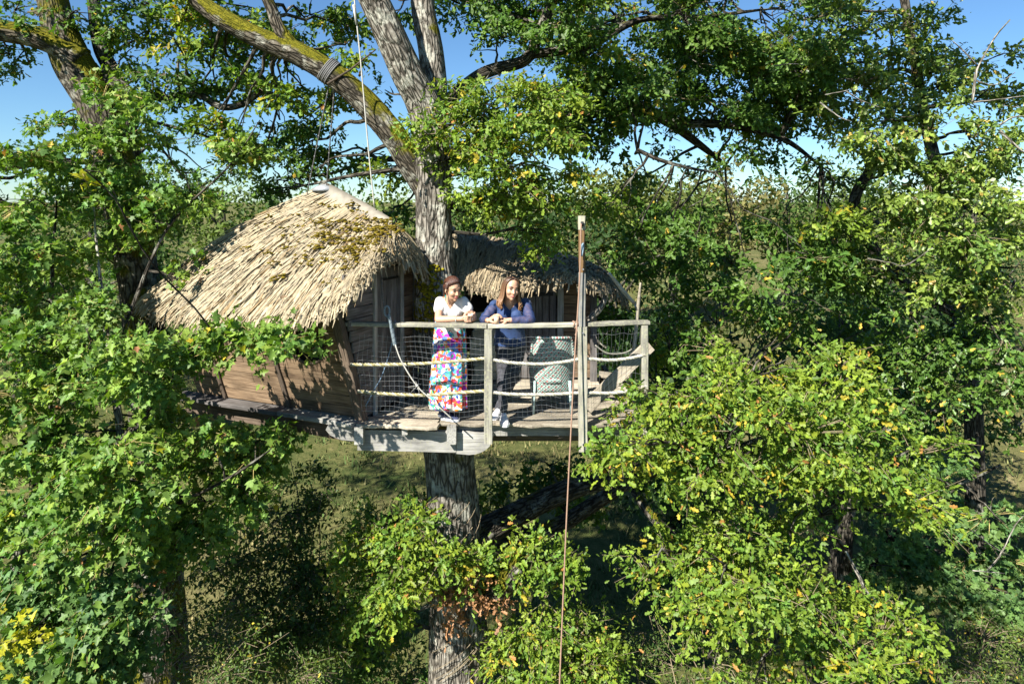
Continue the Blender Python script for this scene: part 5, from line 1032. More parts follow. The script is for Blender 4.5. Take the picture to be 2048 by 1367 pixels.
# ------------------------------------------------------------------ trees beyond the meadow
def far_tree(label, x, y, h, w, tone, n=1500, leafs=0.42, name='far_tree', group='trees beyond the meadow', base=0.1):
    if name == 'far_tree': h, w, n = h*1.10, w*1.25, int(n*1.35)
    e = empty(name, (x, y, 0), label, 'tree', group)
    mb = MB(); mb.tube([(x, y, -0.1), (x+0.1, y, h*0.3), (x+rng.normal(0, 0.3), y, h*0.75)], [h*0.03, h*0.022, h*0.008], 8, step=0.6)
    for k in range(5):
        z = h*rng.uniform(0.25, 0.5); mb.tube(wig(np.array([x, y, z]), np.array([x+rng.normal(0, w*0.35), y+rng.normal(0, w*0.35), z+h*0.25]), 4, 0.08), np.linspace(h*0.01, 0.02, 4), 6)
    mb.build('trunk', M['bark_dark'], e, True)
    P_, O = [], []
    nb = 26
    for k in range(nb):
        u = nrm(rng.normal(0, 1, 3)); c = np.array([x, y, h*(0.5+base*0.5)])+u*np.array([w*0.36, w*0.36, h*0.34])*(0.3+0.7*rng.random()); rr = w*rng.uniform(0.13, 0.22)
        m = n//nb; d = nrm(rng.normal(0, 1, (m, 3))); P_.append(c+d*rr*np.array([1, 1, 0.75])*(0.6+0.4*rng.random((m, 1)))); O.append(d)
    P_ = np.concatenate(P_); O = np.concatenate(O); m = len(P_)
    a = nrm(rng.normal(0, 1, (m, 3))); nn = nrm(O*0.7+UP*0.3+SUN*0.3+rng.normal(0, 0.4, (m, 3)))
    T = np.array(tone)*(0.6+0.75*rng.random((m, 1)))
    o = link('crown', leaf_mesh('crown', 'rhomb', P_, a, nn, leafs*rng.uniform(0.6, 1.3, m), T), e, M['leaf_far']); o['kind'] = 'stuff'
GREEN, OLIVE, RUST, DARK = (0.05, 0.095, 0.02), (0.10, 0.145, 0.034), (0.16, 0.15, 0.05), (0.03, 0.064, 0.015)
far_tree('russet and olive rounded tree on the far edge right of the mast', 10.8, 46, 11.2, 8.5, OLIVE, 2600)
far_tree('browning rounded tree in the middle of the far treeline', 15.5, 50, 11.6, 9, RUST, 2600)
far_tree('bright olive tree on the far edge directly behind the mast top', 6.2, 44, 10.4, 8, (0.10, 0.12, 0.028), 2600)
far_tree('dark green tree just right of the trunk on the far edge', 1.2, 40, 9.6, 8, DARK, 2200)
for x, y, h, w, tone, lab in ((21, 52, 11.2, 9, GREEN, 'green tree in the far treeline seen under the drooping oak branches right of centre'), (27, 56, 12.0, 10, OLIVE, 'olive tree in the far treeline behind the right side oak'), (33, 60, 12.4, 10, GREEN, 'green tree at the far right of the distant treeline'), (40, 60, 12.2, 10, OLIVE, 'last olive tree of the distant treeline at the right edge'),
                            (-3, 48, 9.6, 8, GREEN, 'low green tree on the far treeline just left of the trunk'), (-9, 50, 10.0, 9, OLIVE, 'olive tree on the far treeline behind the hut roof peak'), (-15.5, 50, 10.4, 9, GREEN, 'green tree on the far treeline left of the hut roof'), (-22, 52, 11.2, 9, OLIVE, 'olive tree on the far treeline behind the maple'), (-29, 56, 11.8, 10, GREEN, 'green tree on the far treeline behind the left oak'), (-37, 60, 12.2, 10, OLIVE, 'last olive tree of the distant treeline at the left edge')):
    far_tree(lab, x, y, h, w, tone, 1800)
GRP = 'trees at the near edge of the meadow'
for x, y, h, w, tone, lab in ((3.2, 24, 8.8, 6.5, DARK, 'dark leafy tree directly behind the right hut'), (3.6, 15.5, 7.4, 4.6, DARK, 'dark green tree behind the mast and the stair'), (7.4, 15.5, 7.8, 5.2, GREEN, 'green tree in the shade right of the treehouse stair'), (10.6, 18, 8.4, 6.0, DARK, 'dark tall tree behind the sunlit oak branches right of the stair'), (12.9, 26, 9.2, 6, GREEN, 'green tree between the oak branches and the right side oak'), (25.0, 37, 10.4, 9, DARK, 'dark tree behind the right side oak trunk'),
                              (-8.4, 27, 9.0, 6, DARK, 'dark rounded tree behind the left hut roof'), (-13.5, 25, 9.0, 7, GREEN, 'green tree behind the field maple'), (-19.5, 27, 9.4, 8, DARK, 'dark tree behind the maple at the left edge'), (-3.4, 33, 8.6, 7, GREEN, 'green tree low behind the hut ridge and the trunk')):
    far_tree(lab, x, y, h, w, tone, 7500 if y < 20 else 6000, 0.17 if y < 20 else 0.2, 'meadow_tree', GRP, -0.1)
# ------------------------------------------------------------------ people
M['skin'] = m_plain('skin', (0.50, 0.29, 0.19), 0.5, var=0.06, scale=20, bump=0.05, sss=0.12)
M['white_cloth'] = m_plain('white_cotton', (0.66, 0.65, 0.62), 0.85, var=0.05, scale=14, bump=0.5)
M['navy'] = m_plain('navy_cloth', (0.010, 0.036, 0.12), 0.75, var=0.25, scale=16, bump=0.6, sheen=0.2)
M['jeans'] = m_plain('dark_grey_denim', (0.045, 0.046, 0.055), 0.9, var=0.4, scale=18, bump=0.8)
M['shoe_white'] = m_plain('white_leather', (0.75, 0.76, 0.78), 0.5, var=0.05)
M['shoe_navy'] = m_plain('navy_canvas', (0.012, 0.02, 0.075), 0.8, var=0.2)
M['hair'] = m_tint('hair', 0.45, 0.5, 0.5, 120.0)
M['lip'] = m_plain('lips', (0.42, 0.13, 0.12), 0.45, var=0.1); M['eye_white'] = m_plain('eye_white', (0.7, 0.68, 0.65), 0.3, var=0.03); M['iris'] = m_plain('iris', (0.02, 0.014, 0.01), 0.3)
M['brow'] = m_plain('brow_hair', (0.05, 0.03, 0.02), 0.8); M['turquoise'] = m_plain('turquoise_bead', (0.02, 0.30, 0.27), 0.35); M['silver'] = m_plain('silver', (0.7, 0.68, 0.64), 0.3, 0.9)
M['paper_cup'] = m_plain('beige_paper_cup', (0.62, 0.43, 0.30), 0.8, var=0.05); M['white_cup'] = m_plain('white_cup', (0.72, 0.68, 0.62), 0.6, var=0.04)
def m_sheer(nt, b, N, L):
    b.inputs['Base Color'].default_value = (0.014, 0.036, 0.12, 1); b.inputs['Roughness'].default_value = 0.7
    t = N('BsdfTransparent'); tc = N('TexCoord'); n = N('TexNoise', i_Scale=40.0); L(tc.outputs['Object'], n.inputs['Vector'])
    mr = N('MapRange', i_1=0.3, i_2=0.7, i_3=0.62, i_4=0.85); L(n.outputs[0], mr.inputs[0])
    mx = N('MixShader'); L(mr.outputs[0], mx.inputs[0]); L(t.outputs[0], mx.inputs[1]); L(b.outputs[0], mx.inputs[2]); L(mx.outputs[0], nt.nodes['Material Output'].inputs[0])
M['sheer'] = mat('sheer_navy_voile', m_sheer)
def m_floral(nt, b, N, L):
    tc = N('TexCoord'); nd = N('TexNoise', i_Scale=16.0, i_Detail=2.0); L(tc.outputs['Object'], nd.inputs['Vector'])
    v = N('VectorMath', operation='MULTIPLY_ADD'); L(nd.outputs['Color'], v.inputs[0]); v.inputs[1].default_value = (0.05, 0.05, 0.05); L(tc.outputs['Object'], v.inputs[2])
    vo = N('TexVoronoi', i_Scale=20.0, i_Randomness=1.0); L(v.outputs[0], vo.inputs['Vector'])
    sp = N('SeparateColor'); L(vo.outputs['Color'], sp.inputs[0])
    cols = [(0.0, (0.70, 0.04, 0.015)), (0.13, (0.75, 0.70, 0.62)), (0.24, (0.80, 0.18, 0.02)), (0.35, (0.08, 0.20, 0.58)), (0.45, (0.35, 0.02, 0.40)), (0.56, (0.62, 0.03, 0.05)), (0.66, (0.05, 0.36, 0.28)), (0.75, (0.10, 0.42, 0.55)), (0.84, (0.78, 0.74, 0.68)), (0.92, (0.55, 0.03, 0.42))]
    r = ramp(N, cols, 'CONSTANT'); L(sp.outputs[0], r.inputs[0])
    v2 = N('TexVoronoi', i_Scale=40.0); L(v.outputs[0], v2.inputs['Vector']); s2 = N('SeparateColor'); L(v2.outputs['Color'], s2.inputs[0])
    r2 = ramp(N, [(0.0, (0.78, 0.74, 0.68)), (0.25, (0.80, 0.20, 0.02)), (0.5, (0.03, 0.10, 0.40)), (0.75, (0.03, 0.30, 0.16))], 'CONSTANT'); L(s2.outputs[1], r2.inputs[0])
    k = N('Math', operation='GREATER_THAN', i_1=0.62); L(s2.outputs[0], k.inputs[0])
    L(mixc(N, L, k.outputs[0], r.outputs[0], r2.outputs[0]), b.inputs['Base Color']); b.inputs['Roughness'].default_value = 0.75
M['floral'] = mat('floral_print', m_floral)

def remesh(mb, voxel, it=4):
    me = mb.mesh('tmp'); o = bpy.data.objects.new('tmp', me); col.objects.link(o)
    md = o.modifiers.new('r', 'REMESH'); md.mode = 'VOXEL'; md.voxel_size = voxel; md.use_smooth_shade = True
    ms = o.modifiers.new('s', 'SMOOTH'); ms.factor = 0.5; ms.iterations = it
    dg = bpy.context.evaluated_depsgraph_get(); dg.update()
    out = bpy.data.meshes.new_from_object(o.evaluated_get(dg)); bpy.data.objects.remove(o); bpy.data.meshes.remove(me)
    smooth(out); return out
def chain(mb, pts, rad, sides=14):
    pts = [np.asarray(p, float) for p in pts]; mb.tube(pts, rad, sides, step=0.03)
    for p, r in ((pts[0], rad[0]), (pts[-1], rad[-1])): mb.ball(p, r, seg=12, rings=8)
def ell(c, rx, ry, n=24, rot=0.0, fold=0.0, k=9, ph=0.0):
    a = np.linspace(0, 2*math.pi, n, endpoint=False); f = 1+fold*np.sin(a*k+ph)+0.5*fold*np.sin(a*(k*2-3)+ph*2)
    x, y = rx*np.cos(a)*f, ry*np.sin(a)*f
    return np.stack([c[0]+x*math.cos(rot)-y*math.sin(rot), c[1]+x*math.sin(rot)+y*math.cos(rot), np.full(n, c[2])], 1)
def rings(spec, n=24, rot=0.0, m=18):
    """spec rows (centre, rx, ry) from bottom to top, smoothly resampled"""
    D = np.array([(*c, rx, ry) for c, rx, ry in spec]); E = np.concatenate([[2*D[0]-D[1]], D, [2*D[-1]-D[-2]]]); out = []
    for q in np.linspace(0, len(D)-1-1e-9, m):
        i = int(q); v = catmull(E[i], E[i+1], E[i+2], E[i+3], q-i); out.append(ell(v[:3], v[3], v[4], n, rot))
    return out
def axes_of(f, tilt=0.0):
    f = nrm(np.array(f, float)); u = nrm(UP-f*(UP@f)); r = np.cross(u, f) if False else np.cross(f, u)
    u2 = u*math.cos(tilt)+r*math.sin(tilt); r2 = np.cross(f, u2); return r2, f, u2
def head(mb, c, ax, neck, s=1.0):
    r, f, u = ax; A_ = np.stack([r, f, u])
    g = lambda x, y, z: c+s*(r*x+f*y+u*z)
    mb.ball(g(0, -0.008, 0.032), np.array([0.074, 0.092, 0.088])*s, A_, 24, 16)
    mb.ball(g(0, 0.026, -0.015), np.array([0.062, 0.062, 0.085])*s, A_, 20, 14)
    mb.ball(g(0, 0.034, -0.058), np.array([0.05, 0.048, 0.05])*s, A_, 18, 12)
    mb.ball(g(0, 0.064, -0.092), 0.021*s, seg=12, rings=8)
    for q in (-1, 1):
        mb.ball(g(q*0.034, 0.058, -0.026), 0.029*s, seg=12, rings=8)
        mb.ball(g(q*0.076, -0.004, -0.012), np.array([0.009, 0.02, 0.031])*s, A_, 10, 8)
        mb.ball(g(q*0.028, 0.076, 0.028), np.array([0.024, 0.012, 0.009])*s, A_, 10, 6)
        mb.ball(g(q*0.011, 0.095, -0.032), 0.008*s, seg=8, rings=6)
    mb.tube([g(0, 0.080, 0.018), g(0, 0.096, -0.008), g(0, 0.105, -0.027)], np.array([0.008, 0.0095, 0.0115])*s, 10); mb.ball(g(0, 0.103, -0.029), 0.012*s, seg=10, rings=8)
    mb.ball(g(0, 0.080, -0.060), np.array([0.023, 0.012, 0.011])*s, A_, 10, 8)
    chain(mb, [g(0, -0.012, -0.055), (g(0, -0.02, -0.10)+neck)/2, neck], [0.052*s, 0.05*s, 0.058])
def face(body, c, ax, s=1.0, gaze=(0, 0)):
    r, f, u = ax; A_ = np.stack([r, f, u]); g = lambda x, y, z: c+s*(r*x+f*y+u*z)
    for q in (-1, 1):
        mb = MB(); mb.ball(g(q*0.030, 0.0745, 0.010), np.array([0.0135, 0.011, 0.0075])*s, A_, 12, 8); e = mb.build('eye', M['eye_white'], body, True)
        mb = MB(); mb.ball(g(q*0.030+gaze[0], 0.083, 0.009+gaze[1]), np.array([0.006, 0.0035, 0.006])*s, A_, 10, 6); mb.build('iris', M['iris'], e, True)
        mb = MB(); mb.tube([g(q*0.014, 0.084, 0.013), g(q*0.030, 0.088, 0.0185), g(q*0.046, 0.078, 0.012)], np.array([0.0018, 0.003, 0.0018])*s, 6, step=0.004); mb.build('eyelash', M['brow'], body, True)
        mb = MB(); mb.tube([g(q*0.012, 0.089, 0.030), g(q*0.030, 0.089, 0.037), g(q*0.052, 0.072, 0.031)], np.array([0.0032, 0.0038, 0.0018])*s, 6, step=0.004); mb.build('eyebrow', M['brow'], body, True)
    mb = MB(); mb.tube([g(-0.024, 0.079, -0.059), g(-0.010, 0.0905, -0.058), g(0, 0.092, -0.0595), g(0.010, 0.0905, -0.058), g(0.024, 0.079, -0.059)], np.array([0.0015, 0.0045, 0.004, 0.0045, 0.0015])*s, 8, step=0.004)
    mb.tube([g(-0.021, 0.079, -0.063), g(0, 0.0905, -0.0685), g(0.021, 0.079, -0.063)], np.array([0.0015, 0.0055, 0.0015])*s, 8, step=0.004)
    mb.build('lips', M['lip'], body, True)
def hand(mb, w, d, n, side, curl=(0.5, 0.7, 0.6), s=1.0, thumb=0.6):
    """w wrist, d towards the knuckles, n out of the palm, side towards the thumb"""
    d = nrm(d); n = nrm(np.array(n, float)-d*(np.array(n, float)@d)); sd = np.cross(n, d); sd = sd if sd@np.array(side) > 0 else -sd
    for k, (off, ln) in enumerate(((0.028, 0.94), (0.010, 1.0), (-0.009, 0.95), (-0.027, 0.78))):
        kn = w+s*(d*0.082+sd*off-n*(0.004 if k in (0, 3) else 0)); mb.tube([w+s*(sd*off*0.5-d*0.01), kn], [0.015*s, 0.0125*s], 10); mb.ball(kn, 0.0125*s, seg=8, rings=6)
        p, dv = kn, d+sd*0.10*(off/0.028)*0.4; ang = 0
        for L_, c_, rr in zip((0.042, 0.026, 0.021), curl, (0.0098, 0.0088, 0.0078)):
            ang += c_; q = p+s*ln*L_*(nrm(dv)*math.cos(ang)+n*math.sin(ang)); mb.tube([p, q], [rr*s, rr*s*0.93], 8); mb.ball(q, rr*s*0.95, seg=8, rings=6); p = q
    t0 = w+s*(d*0.022+sd*0.028+n*0.008); t1 = t0+s*0.038*nrm(d*0.6+sd*0.6+n*thumb); t2 = t1+s*0.030*nrm(d*0.85+sd*0.05+n*thumb*1.2); t3 = t2+s*0.022*nrm(d*0.9-sd*0.3+n*thumb)
    mb.tube([t0, t1, t2, t3], [0.015*s, 0.0125*s, 0.0105*s, 0.0085*s], 8); mb.ball(t3, 0.0085*s, seg=8, rings=6)
def add_mesh(me, extra):
    """join the finely meshed hands into the body mesh"""
    bm = bmesh.new(); bm.from_mesh(me); bm.from_mesh(extra); bm.to_mesh(me); bm.free(); smooth(me); return me
def cut(me, test):
    bm = bmesh.new(); bm.from_mesh(me); bmesh.ops.delete(bm, geom=[f for f in bm.faces if test(np.array(f.calc_center_median()))], context='FACES'); bm.to_mesh(me); bm.free(); return me
def shoe(parent, heel, toe, m, sole_m, h=0.085, w=0.042, name='shoe'):
    heel = np.asarray(heel, float); toe = np.asarray(toe, float); d = toe-heel; L_ = np.linalg.norm(d); d /= L_; sd = np.cross(UP, d)
    R = []
    for t, ww, hh in ((0.0, 0.55, 0.75), (0.06, 0.8, 0.95), (0.25, 0.86, 1.0), (0.45, 0.9, 0.80), (0.65, 1.05, 0.56), (0.82, 1.0, 0.44), (0.94, 0.75, 0.34), (1.0, 0.35, 0.22)):
        c = heel+d*L_*t; R.append([c+sd*w*ww*x+UP*(0.018+(h*hh)*z) for x, z in ((-1, 0), (-1.0, 0.35), (-0.72, 0.8), (-0.25, 1.0), (0.25, 1.0), (0.72, 0.8), (1.0, 0.35), (1, 0))])
    mb = MB(); mb.loft(R); o = link(name, mb.mesh(name, True), parent, m)
    md = o.modifiers.new('s', 'SUBSURF'); md.levels = 1; md.render_levels = 1
    R = []
    for z in (0.001, 0.026):
        ring = []
        for t, ww in ((-0.015, 0.3), (0.0, 0.65), (0.06, 0.88), (0.25, 0.93), (0.45, 0.95), (0.65, 1.1), (0.82, 1.06), (0.94, 0.8), (1.01, 0.4)): ring.append(heel+d*L_*t+sd*w*ww*1.03+UP*z)
        for t, ww in ((1.01, 0.4), (0.94, 0.8), (0.82, 1.06), (0.65, 1.1), (0.45, 0.95), (0.25, 0.93), (0.06, 0.88), (0.0, 0.65), (-0.015, 0.3)): ring.append(heel+d*L_*t-sd*w*ww*1.03+UP*z)
        R.append(ring)
    mb = MB(); mb.loft(R); mb.build('sole', sole_m, o); return o
def strands(name, parent, paths, r0, r1, c0, c1, seg=9, sides=5):
    mb = MB()
    for P_ in paths:
        Q = poly(P_, seg); t = np.linspace(0, 1, seg)[:, None]; j = 0.7+0.6*random.random()
        tint = (np.array(c0)*(1-t)+np.array(c1)*t)*j
        rr = np.interp(t[:, 0], [0, 0.15, 0.8, 1], [r0*0.8, r0, r0*0.9, r1]); mb.tube(Q, rr, sides, tint=tint)
    o = mb.build(name, M['hair'], parent, True); return o

# ---- woman in the white top and floral skirt
p1 = empty('person', (-0.66, 7.68, DZ), 'woman in white top and bright floral long skirt leaning on the rail beside the trunk', 'person', 'women leaning on the deck rail')
hc = at(905, 578, 7.50); ax = axes_of((0.60, -0.78, -0.22), 0.05); HS = 1.06
nb = at(903, 606, 7.60)
S1, E1, W1 = at(880, 604, 7.62), at(876, 638.5, 7.42), at(925, 637, 7.36)
S2, E2, W2 = at(927, 604, 7.60), at(947, 636, 7.56), at(946, 636, 7.385)
mb = MB(); cx1 = at(900, 650, 7.7)[0]
mb.loft(rings([((cx1, 7.75, 6.78), 0.165, 0.125), ((cx1, 7.74, 6.90), 0.165, 0.12), ((cx1, 7.70, 7.04), 0.128, 0.095), ((cx1+0.005, 7.66, 7.18), 0.145, 0.105), ((cx1+0.01, 7.63, 7.29), 0.145, 0.095), ((cx1+0.012, 7.61, 7.35), 0.10, 0.065), ((cx1+0.015, 7.60, 7.38), 0.06, 0.05)]))
for q in (-1, 1): mb.ball((cx1+q*0.07, 7.58, 7.20), (0.068, 0.06, 0.065), seg=14, rings=10)
chain(mb, [S1, (S1+E1)/2, E1], [0.050, 0.044, 0.038]); chain(mb, [E1, E1*0.6+W1*0.4, W1], [0.038, 0.037, 0.025])
chain(mb, [S2, (S2+E2)/2, E2], [0.050, 0.044, 0.038]); chain(mb, [E2, E2*0.6+W2*0.4, W2], [0.038, 0.036, 0.025])
mb.tube([S1, nb, S2], [0.048, 0.05, 0.048], 12)
for hx, fx in ((-0.08, -0.06), (0.08, 0.045)):
    chain(mb, [(cx1+hx, 7.74, 6.82), (cx1+hx*0.9, 7.70, 6.46), (cx1+fx, 7.66, 6.09)], [0.088, 0.058, 0.04])
head(mb, hc, ax, nb, HS)
body = remesh(mb, 0.0085, 2)
mb = MB(); hand(mb, W1, (0.95, -0.05, 0.12), (0.1, -0.55, 0.7) if False else (0.15, 0.75, 0.35), (0, -0.3, 1), (0.35, 0.6, 0.5), 1.0, 0.5)
hand(mb, W2, (-0.28, -0.80, 0.05), (-0.8, 0.2, 0.1), (0, 0, 1), (0.55, 0.75, 0.6), 1.0, 0.5)
add_mesh(body, remesh(mb, 0.0038, 1)); body.name = 'body'
b1 = link('body', body, p1, M['skin']); body.materials.clear(); body.materials.append(M['skin'])
face(b1, hc, ax, HS, (0.003, 0))
mb = MB(); mb.loft(rings([((cx1, 7.72, 6.93), 0.165, 0.125), ((cx1, 7.70, 7.03), 0.160, 0.118), ((cx1+0.004, 7.66, 7.16), 0.166, 0.122), ((cx1+0.008, 7.63, 7.28), 0.160, 0.108), ((cx1+0.01, 7.61, 7.345), 0.118, 0.080)]))
for q in (-1, 1): mb.ball((cx1+q*0.07, 7.575, 7.20), (0.078, 0.070, 0.076), seg=14, rings=10)
for S_, E_ in ((S1, E1), (S2, E2)):
    chain(mb, [S_+[0, 0, 0.004], S_*0.6+E_*0.4], [0.060, 0.064])
mb.tube([S1, nb+[0, 0.01, -0.012], S2], [0.057, 0.05, 0.057], 12)
top = remesh(mb, 0.008, 2)
cut(top, lambda p: (p[1] < 7.62 and p[2] > 7.235+1.5*abs(p[0]-(cx1+0.02)) and p[2] > 7.235) or (p[2] > 7.365 and abs(p[0]-nb[0]) < 0.075))
top.name = 'blouse'; o = link('blouse', top, p1, M['white_cloth']); top.materials.clear(); top.materials.append(M['white_cloth'])
for q in (S1*0.58+E1*0.42, S2*0.58+E2*0.42):                      # frilled sleeve hems
    pass
R = []
for z, rx, ry, f, px in ((6.12, 0.212, 0.165, 0.075, 897), (6.3, 0.208, 0.165, 0.07, 897), (6.5, 0.203, 0.162, 0.06, 898), (6.7, 0.197, 0.160, 0.045, 899), (6.88, 0.190, 0.152, 0.03, 900), (7.0, 0.178, 0.142, 0.02, 900), (7.085, 0.170, 0.136, 0.008, 900)):
    y = 7.66+0.09*(z-6.1)/0.8; y = min(y, 7.735); R.append(ell((at(px, 0, y)[0], y, z), rx, ry, 72, 0.0, f, 10, 0.6+z*0.5))
mb = MB(); mb.loft(R, cap=False); sk_ = mb.build('skirt', M['floral'], p1, True); md = sk_.modifiers.new('s', 'SUBSURF'); md.levels = md.render_levels = 1
shoe(p1, at(883, 838, 7.60)*[1, 1, 0]+[0, 0.02, DZ], at(918, 838, 7.55)*[1, 1, 0]+[0, -0.02, DZ], M['shoe_navy'], M['shoe_white'], 0.075, 0.04)
shoe(p1, at(878, 836, 7.72)*[1, 1, 0]+[0, 0, DZ], at(912, 836, 7.66)*[1, 1, 0]+[0, 0, DZ], M['shoe_navy'], M['shoe_white'], 0.075, 0.04)
r_, f_, u_ = ax; g = lambda x, y, z: hc+HS*(r_*x+f_*y+u_*z)
paths = []
def scalp(x, y, z, k=1.075):
    v = np.array([x/0.076, y/0.094, z/0.09]); v = v/np.linalg.norm(v)*k; return g(0.076*v[0], -0.008+0.094*v[1], 0.032+0.09*v[2])
for k in range(210):                                              # swept back from the hairline over the scalp
    a = random.uniform(-1.5, 1.5); sx, cz = math.sin(a), math.cos(a); kk = random.uniform(1.05, 1.12); h0 = 0.055*cz-0.012*abs(sx); back = random.random()
    st = scalp(0.076*sx, 0.078*cz, h0, 1.02); m1 = scalp(0.07*sx, 0.04*cz+0.0, 0.075-0.03*abs(sx)+0.02*back, kk); m2 = scalp(0.068*sx, -0.03, 0.075-0.035*abs(sx), kk); m3 = scalp(0.055*sx, -0.085, 0.035-0.03*abs(sx), kk)
    paths.append([st, m1, m2, m3, g(0.02*sx, -0.115, -0.02-0.02*random.random())])
for k in range(40):                                               # crown volume
    a = random.uniform(-1, 1); paths.append([scalp(0.05*a, 0.05, 0.08, 1.05), scalp(0.06*a, 0.0, 0.09, 1.13), scalp(0.06*a, -0.07, 0.06, 1.14), g(0.03*a, -0.118, -0.01)])
for k in range(46):                                               # loose lengths behind the ear to the shoulder
    x = random.uniform(-0.055, 0.035); paths.append([g(x, -0.09, 0.0), g(x*1.4-0.01, -0.10, -0.06), g(x*1.5-0.01, -0.085, -0.125), g(x*1.4, -0.07+random.uniform(-0.02, 0.02), -0.175-random.random()*0.02)])
for k in range(10):
    q = -1 if k < 6 else 1; paths.append([g(q*0.07, 0.03, 0.055), g(q*0.083, 0.02, 0.01), g(q*0.08, 0.0, -0.05), g(q*0.07, -0.01, -0.10-0.02*random.random())])
for k in range(60):                                               # over the ears to the nape
    q = -1 if k % 2 else 1; h0 = random.uniform(-0.01, 0.05); paths.append([scalp(q*0.074, 0.035, h0, 1.05), scalp(q*0.08, 0.0, h0*0.6, 1.16+0.06*random.random()), scalp(q*0.07, -0.05, h0*0.3-0.02, 1.16), g(q*0.03, -0.105, -0.05-0.04*random.random())])
strands('hair', p1, paths, 0.0058, 0.0025, (0.05, 0.019, 0.011), (0.10, 0.036, 0.02))
for q in (-1, 1):
    mb = MB(); c = g(q*0.080, 0.0, -0.050); mb.ball(c, 0.006, seg=8, rings=6); mb.ball(c-[0, 0, 0.017], (0.008, 0.008, 0.011), seg=8, rings=6); mb.ball(c-[0, 0, 0.036], (0.007, 0.007, 0.01), seg=8, rings=6); mb.build('earring', M['turquoise'], p1, True)
mb = MB(); c = E1*0.25+W1*0.75; dv = nrm(W1-E1); a1 = nrm(np.cross(dv, UP)); a2 = np.cross(dv, a1)
for k in range(14):
    t = k/14*6.283; mb.ball(c+0.033*(a1*math.cos(t)+a2*math.sin(t)), 0.0065, seg=6, rings=5)
mb.build('bracelet', M['silver'], p1, True)
def cup(name, label, c, r0, r1, h, m, group):
    e = empty(name, c, label, 'cup', group); mb = MB(); n = 20
    prof = [(r0*0.0+0.001, 0.0), (r0, 0.0), (r1, h), (r1*0.93, h), (r0*0.92, 0.004), (0.001, 0.004)]
    mb.loft([[np.array(c)+[rr*math.cos(a), rr*math.sin(a), z] for a in np.linspace(0, 6.283, n, endpoint=False)] for rr, z in prof], cap=False); mb.build('cup_wall', m, e, True)
    mb = MB(); mb.tube([np.array(c)+[r1*math.cos(a), r1*math.sin(a), h] for a in np.linspace(0, 6.283, n+1)], 0.0028, 6, cap=False); mb.build('rim', m, e, True)
cup('cup', 'small white cup held by the woman in the floral skirt', at(941, 641, 7.345), 0.022, 0.028, 0.072, M['white_cup'], 'cups held by the women')

# ---- woman in navy
p2 = empty('person', (0.0, 7.65, DZ), 'woman with long brown hair in navy blouse, dark jeans and white sneakers at the rail', 'person', 'women leaning on the deck rail')
hc = at(1022, 576.5, 7.48); ax = axes_of((0.32, -0.93, -0.12), -0.10); HS = 1.07
nb = at(1020, 608, 7.57); cx2 = at(1020, 650, 7.7)[0]
S1, E1, W1 = at(990, 611, 7.62), at(968, 639, 7.50), at(977, 640.5, 7.335)
S2, E2, W2 = at(1051, 607, 7.62), at(1060, 639, 7.40), at(1016, 640, 7.335)
mb = MB()
mb.loft(rings([((cx2, 7.77, 6.74), 0.165, 0.125), ((cx2, 7.76, 6.86), 0.168, 0.125), ((cx2, 7.72, 7.00), 0.138, 0.10), ((cx2, 7.66, 7.14), 0.152, 0.11), ((cx2, 7.62, 7.26), 0.155, 0.10), ((cx2, 7.60, 7.33), 0.11, 0.068), ((cx2, 7.58, 7.365), 0.06, 0.05)]))
for q in (-1, 1): mb.ball((cx2+q*0.072, 7.56, 7.16), (0.07, 0.062, 0.068), seg=14, rings=10)
chain(mb, [S1, (S1+E1)/2, E1], [0.052, 0.046, 0.039]); chain(mb, [E1, E1*0.6+W1*0.4, W1], [0.039, 0.037, 0.025])
chain(mb, [S2, (S2+E2)/2, E2], [0.052, 0.047, 0.039]); chain(mb, [E2, E2*0.6+W2*0.4, W2], [0.039, 0.038, 0.025])
mb.tube([S1, nb, S2], [0.05, 0.052, 0.05], 12)
H1, K1, A1 = np.array([cx2-0.055, 7.75, 6.80]), at(1006, 748, 7.60), at(1007, 815, 7.53)
H2, K2, A2_ = np.array([cx2+0.085, 7.79, 6.80]), at(1028, 745, 7.66), at(998, 815, 7.74)
chain(mb, [H1, (H1+K1)/2, K1], [0.098, 0.082, 0.060]); chain(mb, [K1, K1*0.65+A1*0.35, A1], [0.060, 0.058, 0.038])
chain(mb, [H2, (H2+K2)/2, K2], [0.098, 0.082, 0.060]); chain(mb, [K2, K2*0.65+A2_*0.35, A2_], [0.060, 0.058, 0.038])
head(mb, hc, ax, nb, HS)
body = remesh(mb, 0.0085, 2)
mb = MB(); hand(mb, W1, (0.42, -0.10, 0.28), (0.75, -0.1, 0.2), (0.2, -0.5, 0.9), (0.3, 0.55, 0.5), 1.0, 0.5)
hand(mb, W2, (-0.93, -0.05, 0.02), (-0.1, 0.2, -0.9), (0, -1, 0.2), (0.12, 0.3, 0.3), 1.0, 0.25)
add_mesh(body, remesh(mb, 0.0038, 1)); body.name = 'body'; b2 = link('body', body, p2, M['skin']); body.materials.clear(); body.materials.append(M['skin'])
face(b2, hc, ax, HS, (0.003, 0))
mb = MB(); mb.loft(rings([((cx2-0.005, 7.765, 6.80), 0.186, 0.15), ((cx2, 7.755, 6.88), 0.178, 0.142), ((cx2, 7.72, 7.00), 0.165, 0.125), ((cx2, 7.66, 7.13), 0.172, 0.126), ((cx2, 7.62, 7.25), 0.168, 0.113), ((cx2, 7.60, 7.325), 0.125, 0.085)]))
for q in (-1, 1): mb.ball((cx2+q*0.072, 7.555, 7.16), (0.080, 0.072, 0.078), seg=14, rings=10)
